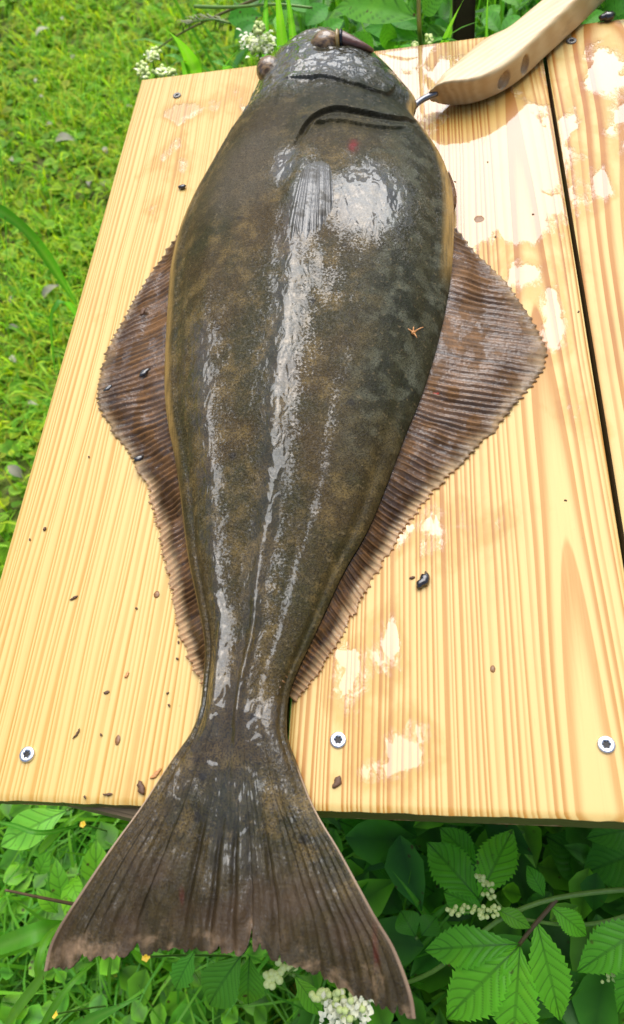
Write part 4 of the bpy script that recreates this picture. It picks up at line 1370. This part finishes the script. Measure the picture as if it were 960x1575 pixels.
# meadowsweet flower heads under the tail
fl = plant('meadowsweet_flower', 'creamy flower head with round buds under the right tail lobe', 'flower', 530, 1545, -.12)
stem_part(fl, [W3(560, 1600, -.25), W3(548, 1570, -.16), W3(535, 1540, -.10), W3(520, 1525, -.09)], .0016, .0008)
buds(fl, [W3(532 + random.gauss(0, 14), 1545 + random.gauss(0, 14), -.09 + random.uniform(-.01, .01)) for _ in range(46)], .0021)
buds(fl, [W3(490 + random.gauss(0, 7), 1530 + random.gauss(0, 8), -.09) for _ in range(10)], .0022)
pet = []
for _ in range(120):
    x, y = (548, 1548) if random.random() < .6 else (515, 1556)
    p = W3(x + random.gauss(0, 14), y + random.gauss(0, 12), -.085 + random.uniform(-.008, .004))
    a = random.random() * 6.28
    pet.append(leaf_geo(p, p + np.array([math.cos(a), math.sin(a), random.uniform(-.5, .8)]) * .0042, .0030, ns=4, nv=3, nveins=1))
V, F, A = join(pet)
part('petals', make_mesh('petals', V, F, A), MAT['petal'], fl)['kind'] = 'stuff'
fl2 = plant('meadowsweet_flower', 'loose sprig of round cream buds under the middle of the tail', 'flower', 430, 1500, -.12)
stem_part(fl2, [W3(470, 1478, -.06), W3(450, 1490, -.07), W3(430, 1508, -.09), W3(415, 1512, -.10)], .0009, .0005)
buds(fl2, [W3(x, y, -.075) for x, y in ((410, 1500), (418, 1497), (414, 1508), (420, 1505), (411, 1514), (419, 1516), (427, 1503), (432, 1495), (430, 1508), (436, 1489), (445, 1488), (453, 1487), (450, 1480), (429, 1480), (424, 1499))], .0024)
lf1 = plant('broad_leaf_plant', 'bright narrow green leaf between the two cream bud sprigs', 'plant', 475, 1540, -.3)
lobe(lf1, (452, 1500), (496, 1562), 30, -.20, -.22, (1.5, 1.35, .9), shape=.5, teeth=0)
stem_part(lf1, [W3(452, 1500, -.2), W3(448, 1498, -.4), W3(446, 1500, GZ)], .0014, .002)
lf2 = plant('broad_leaf_plant', 'large dark green leaf hanging below the middle of the tail', 'plant', 340, 1520, -.3)
lobe(lf2, (372, 1468), (322, 1546), 66, -.22, -.25, (1.0, 1.0, .9), shape=.5, teeth=9, tdepth=.1)
lobe(lf2, (384, 1470), (382, 1545), 52, -.24, -.27, (1.3, 1.2, .9), shape=.5, teeth=9, tdepth=.1)
lobe(lf2, (300, 1462), (270, 1522), 38, -.26, -.28, (1.1, 1.2, 1.2), shape=.5, teeth=5, tdepth=.3)
stem_part(lf2, [W3(372, 1468, -.22), W3(380, 1455, -.4), W3(384, 1450, GZ)], .0014, .0025)
lf3 = plant('broad_leaf_plant', 'round-leaved green plant beside the right edge of the tail', 'plant', 690, 1420, -.35)
lobe(lf3, (640, 1442), (616, 1400), 42, -.33, -.33, (.9, 1.0, .9), shape=.55, teeth=0)
lobe(lf3, (648, 1440), (672, 1410), 36, -.33, -.33, (.9, 1.0, .9), shape=.55, teeth=0)
lobe(lf3, (600, 1330), (668, 1372), 76, -.42, -.44, (.65, .8, .7), shape=.5, teeth=0)
lobe(lf3, (560, 1330), (606, 1330), 70, -.40, -.44, (.7, .9, .9), shape=.5, teeth=0)
lobe(lf3, (520, 1262), (575, 1290), 58, -.36, -.40, (.7, .9, .8), shape=.5, teeth=0)
stem_part(lf3, [W3(640, 1442, -.33), W3(655, 1460, -.5), W3(660, 1470, GZ)], .0014, .0025)
lf4 = plant('broad_leaf_plant', 'big pale green leaf at the near left corner of the table', 'plant', 50, 1280, -.35)
lobe(lf4, (104, 1246), (0, 1302), 62, -.30, -.31, (2.3, 1.9, 2.4), shape=.5, teeth=0, nveins=6, pleat=.01)
stem_part(lf4, [W3(104, 1246, -.30), W3(112, 1242, -.45), W3(114, 1242, GZ)], .0014, .0025)
lf5 = plant('broad_leaf_plant', 'light green smooth oval leaves left of the tail\'s upper edge', 'plant', 140, 1350, -.45)
for (b, t_, w_, g_) in (((150, 1370), (148, 1290), 48, (1.9, 1.55, .9)), ((120, 1345), (104, 1422), 36, (2.0, 1.6, .8)), ((60, 1345), (78, 1308), 30, (1.4, 1.3, .9)), ((98, 1395), (86, 1318), 30, (1.6, 1.4, .9)), ((110, 1350), (124, 1394), 26, (2.0, 1.6, .9)), ((90, 1405), (55, 1365), 26, (1.7, 1.4, .8)), ((180, 1330), (196, 1276), 30, (1.2, 1.3, 1.0))):
    lobe(lf5, b, t_, w_, -.44, -.42, g_, shape=.5, teeth=0, nveins=5, pleat=.012)
stem_part(lf5, [W3(120, 1345, -.44), W3(120, 1345, -.6), W3(122, 1345, GZ)], .0014, .0025)

def blade(label, pts, wpx, tint, group=None, name='grass_blade', n=22):
    P = np.array([at(*q) for q in pts])
    mid = pts[len(pts) // 2]
    V, F, A = blade_geo(P, px_w(wpx, mid[2], mid[1], mid[0]), tint, n=n)
    b = P[0].copy()
    return thing_mesh(name, V, F, MAT['blade'], label, 'grass blade', group, base=b, attrs=A)
def stalk(label, pts, r, mat='stalk_brown', name='dry_stalk', cat='stalk'):
    P = smooth_line(np.array([at(*q) for q in pts]), 30, 3)
    V, F = tube(P, np.linspace(r, r * .6, 30), 8)
    return thing_mesh(name, V, F, MAT[mat], label, cat, base=P[0])
stalk('thin brown stalk poking out from behind the tail\'s left edge', [(130, 1394, -.25), (70, 1382, -.22), (8, 1369, -.20)], .0016)
blade('broad folded grass blade reaching the left edge beside the tail tip', [(96, 1424, -.25), (60, 1432, -.20), (20, 1448, -.22), (-40, 1470, -.28)], 26, (1.1, 1.15, 1.0))
blade('lighter grass blade just under the broad folded one at the left edge', [(92, 1436, -.26), (50, 1450, -.23), (10, 1462, -.24), (-40, 1480, -.30)], 16, (1.6, 1.35, .9))
blade('narrow grass blade curving down around the left tail tip', [(100, 1418, -.22), (72, 1440, -.17), (58, 1478, -.16), (60, 1510, -.20), (90, 1525, -.30)], 12, (1.5, 1.3, 1.0))
blade('pale streaked grass blade running from the tail tip to the lower left', [(72, 1492, -.10), (52, 1520, -.13), (28, 1550, -.16), (-5, 1600, -.22)], 15, (1.5, 1.25, 1.3))
blade('long broad grass blade along the bottom edge below the tail', [(90, 1600, -.35), (140, 1568, -.28), (180, 1550, -.25), (216, 1533, -.26)], 20, (.95, 1.1, 1.3))
blade('slanting grass blade from the bottom left up towards the tail', [(60, 1590, -.40), (85, 1545, -.33), (115, 1505, -.32), (150, 1478, -.36)], 12, (1.3, 1.2, .9))
blade('upright grass blade just under the left part of the trailing edge', [(170, 1530, -.5), (168, 1500, -.38), (172, 1465, -.30), (178, 1430, -.28)], 9, (1.3, 1.25, 1.2))
blade('thin grass blade crossing the pale leaf at the table corner', [(120, 1270, -.33), (60, 1285, -.27), (20, 1268, -.28), (-20, 1262, -.32)], 7, (.7, .9, .7))
blade('bright grass blade beside the pale leaf under the batten', [(60, 1310, -.40), (80, 1290, -.33), (105, 1262, -.30), (135, 1246, -.32)], 14, (1.7, 1.4, .8))
blade('straight grass blade slanting between tail and budding plant', [(690, 1452, -.42), (650, 1400, -.34), (625, 1365, -.30), (604, 1340, -.30)], 12, (.9, 1.1, 1.0))
blade('grass blade rising from the tail\'s right edge towards the buds', [(600, 1476, -.40), (640, 1440, -.35), (680, 1400, -.33), (708, 1372, -.34)], 13, (1.0, 1.1, 1.0))
blade('thin grass blade parallel to the one rising towards the buds', [(620, 1490, -.40), (650, 1455, -.35), (690, 1410, -.33), (712, 1380, -.34)], 7, (1.1, 1.1, .9))
# left side, in front of the lawn
blade('thick dark grass blade leaning in from the left frame edge', [(-60, 300, -.10), (0, 322, -.12), (40, 355, -.18), (75, 400, -.26), (118, 470, -.42)], 20, (.75, .95, .9))
blade('short upright grass blade at the left frame edge', [(12, 420, -.45), (8, 300, -.20), (2, 250, -.12), (-4, 200, -.08)], 11, (.7, .95, .9))
blade('narrow blade drooping in a hook beside the table\'s left edge', [(122, 490, -.40), (108, 468, -.22), (92, 460, -.18), (78, 478, -.20), (80, 530, -.26), (86, 580, -.32)], 9, (.85, 1.15, .9))
# behind the table
blade('widest upright grass blade left of the fish head', [(440, 150, -.25), (436, 80, -.05), (430, 20, .06), (424, -40, .12)], 22, (1.25, 1.25, .7), n=26)
blade('darker upright grass blade right behind the widest one', [(455, 150, -.25), (452, 70, -.06), (446, 10, .04), (430, -60, .10)], 14, (.9, 1.0, .8))
blade('upright grass blade left of the widest blade by the cream flowers', [(410, 150, -.30), (408, 60, -.08), (410, 10, .02), (406, -50, .08)], 14, (.7, .95, .9))
blade('broad bright blade leaning left behind the left plank\'s far edge', [(306, 150, -.20), (300, 105, -.08), (278, 65, .0), (250, 42, .04)], 24, (1.3, 1.3, .7))
blade('pale arching blade behind the far left corner of the table', [(290, 150, -.20), (288, 100, -.07), (270, 84, -.04), (252, 86, -.06)], 14, (1.2, 1.25, 1.6))
blade('wide folded blade bending over the left plank\'s far edge', [(330, 130, -.15), (350, 96, -.05), (372, 70, .0), (384, 66, .0)], 10, (1.1, 1.2, 1.6))
blade('short pale folded leaf resting at the left plank\'s far edge', [(358, 120, -.10), (350, 104, -.04), (340, 96, -.02), (326, 94, -.03)], 16, (1.3, 1.3, 1.9))
blade('arching blade in front of the brown post', [(668, 110, -.20), (684, 60, -.03), (702, 20, .05), (724, -20, .08)], 13, (1.1, 1.15, 1.0))
blade('curved blade drooping right of the broad leaf behind the table', [(640, 110, -.2), (654, 76, -.06), (676, 55, -.02), (706, 64, -.04)], 18, (1.1, 1.2, 1.0))
blade('slim blade leaning between broad leaf and brown post', [(650, 110, -.2), (676, 72, -.05), (700, 45, 0), (735, 33, .0)], 9, (1.2, 1.2, 1.1))
blade('thin upright blade right of the brown post', [(750, 100, -.2), (748, 50, -.03), (750, 0, .05), (752, -30, .08)], 6, (.7, .9, .8))
stalk('thin dry stalk slanting at the top left of the flower sprigs', [(420, -12, .05), (330, 25, -.10), (260, 60, -.25), (200, 110, -.50)], .0018)
stalk('thin green stalk running level across the top behind the fish', [(300, 10, -.02), (360, 12, .0), (420, 5, .02), (480, 12, .02)], .0022, 'stalk', 'green_stalk')
pA = plant('broad_leaf_plant', 'leafy plant with one big smooth leaf behind the fish\'s head', 'plant', 640, 60, -.05)
stem_part(pA, [at(652, 140, -.25), at(648, 80, -.06), at(644, 30, .04), at(644, -30, .10)], .0035, .002)
def back_leaf(root, b, t_, wpx, z0, z1, tint, **kw):
    B, T = at(b[0], b[1], z0), at(t_[0], t_[1], z1)
    n = unit(unit(CAM - B) + np.array([0, 0, .5]))
    d = dict(nrm=n, tint=tint, shape=.42, nveins=7, ns=36, nv=12, fold=.15, pleat=.014); d.update(kw)
    leaf_part(root, B, T, px_w(wpx, (z0 + z1) / 2, b[1], b[0]), **d)
back_leaf(pA, (644, 28), (514, 14), 52, .02, .0, (1.25, 1.2, 1.1))
back_leaf(pA, (646, 60), (560, 44), 34, -.04, -.05, (.8, .95, .9))
back_leaf(pA, (594, 30), (600, 82), 26, -.02, -.06, (1.0, 1.1, .9))
back_leaf(pA, (650, 20), (690, -14), 34, .03, .05, (1.1, 1.15, 1.2))
back_leaf(pA, (545, 50), (575, 84), 26, -.06, -.09, (1.3, 1.3, 1.6))
back_leaf(pA, (650, 46), (590, 20), 30, -.03, -.03, (.7, .9, .9))
pB = plant('broad_leaf_plant', 'dark toothed leaf at the top right corner beyond the right plank', 'plant', 940, 10, 0)
back_leaf(pB, (985, -10), (926, 16), 46, .02, .0, (.55, .75, .9), teeth=9, tdepth=.15, ns=46, pleat=.03)
back_leaf(pB, (990, 14), (930, 30), 36, .0, -.02, (.6, .8, .9), teeth=9, tdepth=.15, ns=46, pleat=.03)
stem_part(pB, [at(985, -10, .02), at(1000, 10, -.2), at(1005, 40, -.5)], .002, .003)
pC = plant('broad_leaf_plant', 'low dark leaves behind the fish between upright blades and big leaf', 'plant', 480, 30, -.05)
for (b, t_, w_, g_) in (((470, 40), (505, 8), 30, (.8, .95, 1.0)), ((478, 20), (440, -8), 30, (.9, 1.0, 1.3)), ((350, 30), (405, 24), 30, (.9, 1.05, 1.4)), ((360, 60), (392, 34), 20, (.6, .8, .9)), ((490, 60), (530, 30), 22, (1.0, 1.1, 1.0))):
    back_leaf(pC, b, t_, w_, -.10, -.10, g_)
stem_part(pC, [at(478, 20, -.1), at(476, 60, -.3), at(474, 100, -.6)], .002, .003)
pD = plant('broad_leaf_plant', 'bright leaves behind the wooden handle at the top', 'plant', 780, 20, -.05)
for (b, t_, w_, g_) in (((770, 50), (742, 20), 26, (1.0, 1.1, 1.0)), ((800, 10), (770, -20), 30, (1.3, 1.2, .9)), ((770, 60), (800, 24), 26, (.9, 1.05, .9)), ((740, 40), (770, 8), 22, (1.1, 1.1, .8)), ((895, 40), (930, 18), 22, (.9, 1.0, .8))):
    back_leaf(pD, b, t_, w_, -.08, -.08, g_)
stem_part(pD, [at(770, 50, -.08), at(772, 70, -.3), at(774, 100, -.6)], .002, .003)
def sprig(label, px, py, z, sx, sy, n, r, npet, lean=0):
    e = plant('meadowsweet_flower', label, 'flower', px, py, z)
    stem_part(e, [at(px + lean, py + 90, z - .25), at(px + lean * .6, py + 40, z - .08), at(px, py + sy * .5, z - .005), at(px, py - sy * .6, z + .01)], .0022, .0010)
    buds(e, [at(px + random.gauss(0, sx * .45), py + random.gauss(0, sy * .45), z + random.uniform(-.01, .01)) for _ in range(n)], r)
    if npet:
        pe = []
        for _ in range(npet):
            p = at(px + random.gauss(0, sx * .5), py + random.gauss(0, sy * .5), z + random.uniform(-.012, .012))
            a = random.random() * 6.28
            pe.append(leaf_geo(p, p + np.array([math.cos(a), math.sin(a) * .4, random.uniform(-.6, .9)]) * .0062, .0046, ns=4, nv=3, nveins=1))
        V, F, A = join(pe)
        part('petals', make_mesh('petals', V, F, A), MAT['petal'], e)['kind'] = 'stuff'
sprig('creamy flower head just left of the fish\'s head, fullest one', 400, 68, -.03, 24, 17, 40, .0030, 170, 8)
sprig('upright bud spike above the fullest creamy flower head', 398, 44, .0, 9, 9, 34, .0026, 0, 2)
sprig('upright cream sprig standing tallest over the left far corner', 234, 84, -.06, 9, 13, 40, .0026, 20, 12)
sprig('cream sprig touching the left far corner of the table', 223, 108, -.06, 9, 10, 34, .0026, 20, 4)
sprig('small cream sprig just right of the table\'s left far corner', 248, 110, -.04, 7, 8, 26, .0024, 14, 3)
sprig('faint cream sprig, rightmost of those at the left far corner', 263, 112, -.04, 6, 6, 20, .0024, 10, 2)
sprig('small yellowish bud sprig behind the wet plank end', 641, 72, -.05, 8, 8, 26, .0026, 0, 4)
sprig('tiny pale bud sprig between the wet plank end and brown post', 660, 62, -.05, 6, 6, 18, .0026, 0, 4)
# feathery seed head
gh = plant('seeding_grass', 'feathery pale grass seed head above the left plank', 'grass', 330, 40, -.05)
stem_part(gh, [at(355, 36, -.03), at(325, 28, -.02), at(290, 36, -.04)], .0012, .0006)
pe = []
for i in range(60):
    t = random.random()
    p = at(288 + 66 * t, 38 - 10 * math.sin(t * 3), -.03)
    q = at(288 + 66 * t - random.uniform(6, 26), 38 - 10 * math.sin(t * 3) + random.uniform(2, 18), -.05)
    pe.append(leaf_geo(p, q, .0022, ns=4, nv=3, nveins=1, tint=(.75, .95, .45)))
V, F, A = join(pe)
part('spikelets', make_mesh('spikelets', V, F, A), MAT['litter'], gh)['kind'] = 'stuff'
# post behind the table
pc = at(713, 40, -.08)
pm = box((pc[0], pc[1], (GZ + .12) / 2), (.026, .026, .12 - GZ), 0, .004)
po = obj('post', pm, simple_mat('dark_brown_post', (.060, .030, .022), .6, 0, .3, 60, .001))
me = po.data
for v in me.vertices:
    v.co -= Vector((pc[0], pc[1], GZ))
po.location = (pc[0], pc[1], GZ)
tag(po, 'dark brown post standing in the weeds behind the table', 'post')
# litter on the lawn
LITTER = [(55, 57, .05, 1.6, 'long whitish fallen leaf near the top left corner of the lawn'), (82, 225, .075, .9, 'grey green fallen leaf, biggest one on the lawn left of the table'),
          (60, 150, .02, 1.5, 'small white petal-like leaf below the long whitish leaf'), (95, 30, .03, 1.3, 'pale leaf at the top of the lawn, right of the long whitish one'),
          (115, 85, .03, .9, 'dull grey fallen leaf between the long whitish leaf and the cream sprigs'), (55, 128, .02, 1.4, 'tiny rounded whitish leaf in the upper left lawn, in line under the long whitish leaf'),
          (70, 195, .03, 1.0, 'crumpled greyish leaf just above the biggest grey green one'), (15, 247, .03, 1.3, 'pale leaf close to the left frame edge above the thick dark blade'),
          (165, 237, .025, 1.2, 'pale leaf between the biggest grey green leaf and the plank edge'), (140, 280, .03, .8, 'greyish leaf on the lawn level with the thick dark blade, nearest the table but one'),
          (160, 280, .03, .55, 'brownish fallen leaf on the lawn nearest the left plank\'s outer edge'), (66, 462, .05, .9, 'long dull leaf left of the hooked drooping blade'),
          (22, 470, .03, .8, 'dull leaf at the left frame edge, level with the hooked blade\'s top'), (25, 558, .025, 1.4, 'bright small leaf at the left frame edge beside the hooked blade\'s tip'),
          (42, 620, .03, 1.5, 'whitish leaf on the lawn straight below the hooked blade'), (30, 505, .03, .6, 'dark dry leaf between the hooked blade and the left frame edge'),
          (205, 165, .02, 1.4, 'small pale leaf beside the far left corner of the table'), (36, 735, .04, .8, 'lowest fallen leaf on the lawn left of the table')]
for (px, py, s_, g_, lab) in LITTER:
    b = at(px, py, GZ + .03)
    a = random.random() * 6.28
    V, F, A = leaf_geo(b, b + np.array([math.cos(a), math.sin(a), random.uniform(-.1, .3)]) * s_, s_ * .5, ns=12, nv=6, tint=(g_ * .8, g_ * .82, g_ * .75), fold=.3, droop=.2)
    thing_mesh('fallen_leaf', V, F, MAT['litter'], lab, 'fallen leaf', 'fallen leaves on the lawn', attrs=A)
def yellow_flower(px, py, z, r, label):
    c = at(px, py, z)
    pe = []
    for k in range(5):
        a = k * 1.2566
        d = np.array([math.cos(a), math.sin(a), .25])
        pe.append(leaf_geo(c, c + d * r, r * .95, ns=6, nv=5, nveins=1, shape=.6, fold=.1))
    V, F, A = join(pe)
    e = plant('buttercup', label, 'flower', px, py, z)
    part('petals', make_mesh('petals', V, F, A), MAT['yellow'], e)
    stem_part(e, [c, c + np.array([.004, .002, -.1]), np.array([c[0] + .01, c[1], GZ])], .0009, .0012)
yellow_flower(225, 1472, -.30, .0042, 'yellow flower just under the tail\'s trailing edge')
yellow_flower(128, 1268, -.50, .0042, 'yellow flower below the batten, left of the tail')
yellow_flower(84, 1560, -.45, .0042, 'yellow flower in the grass at the bottom left')
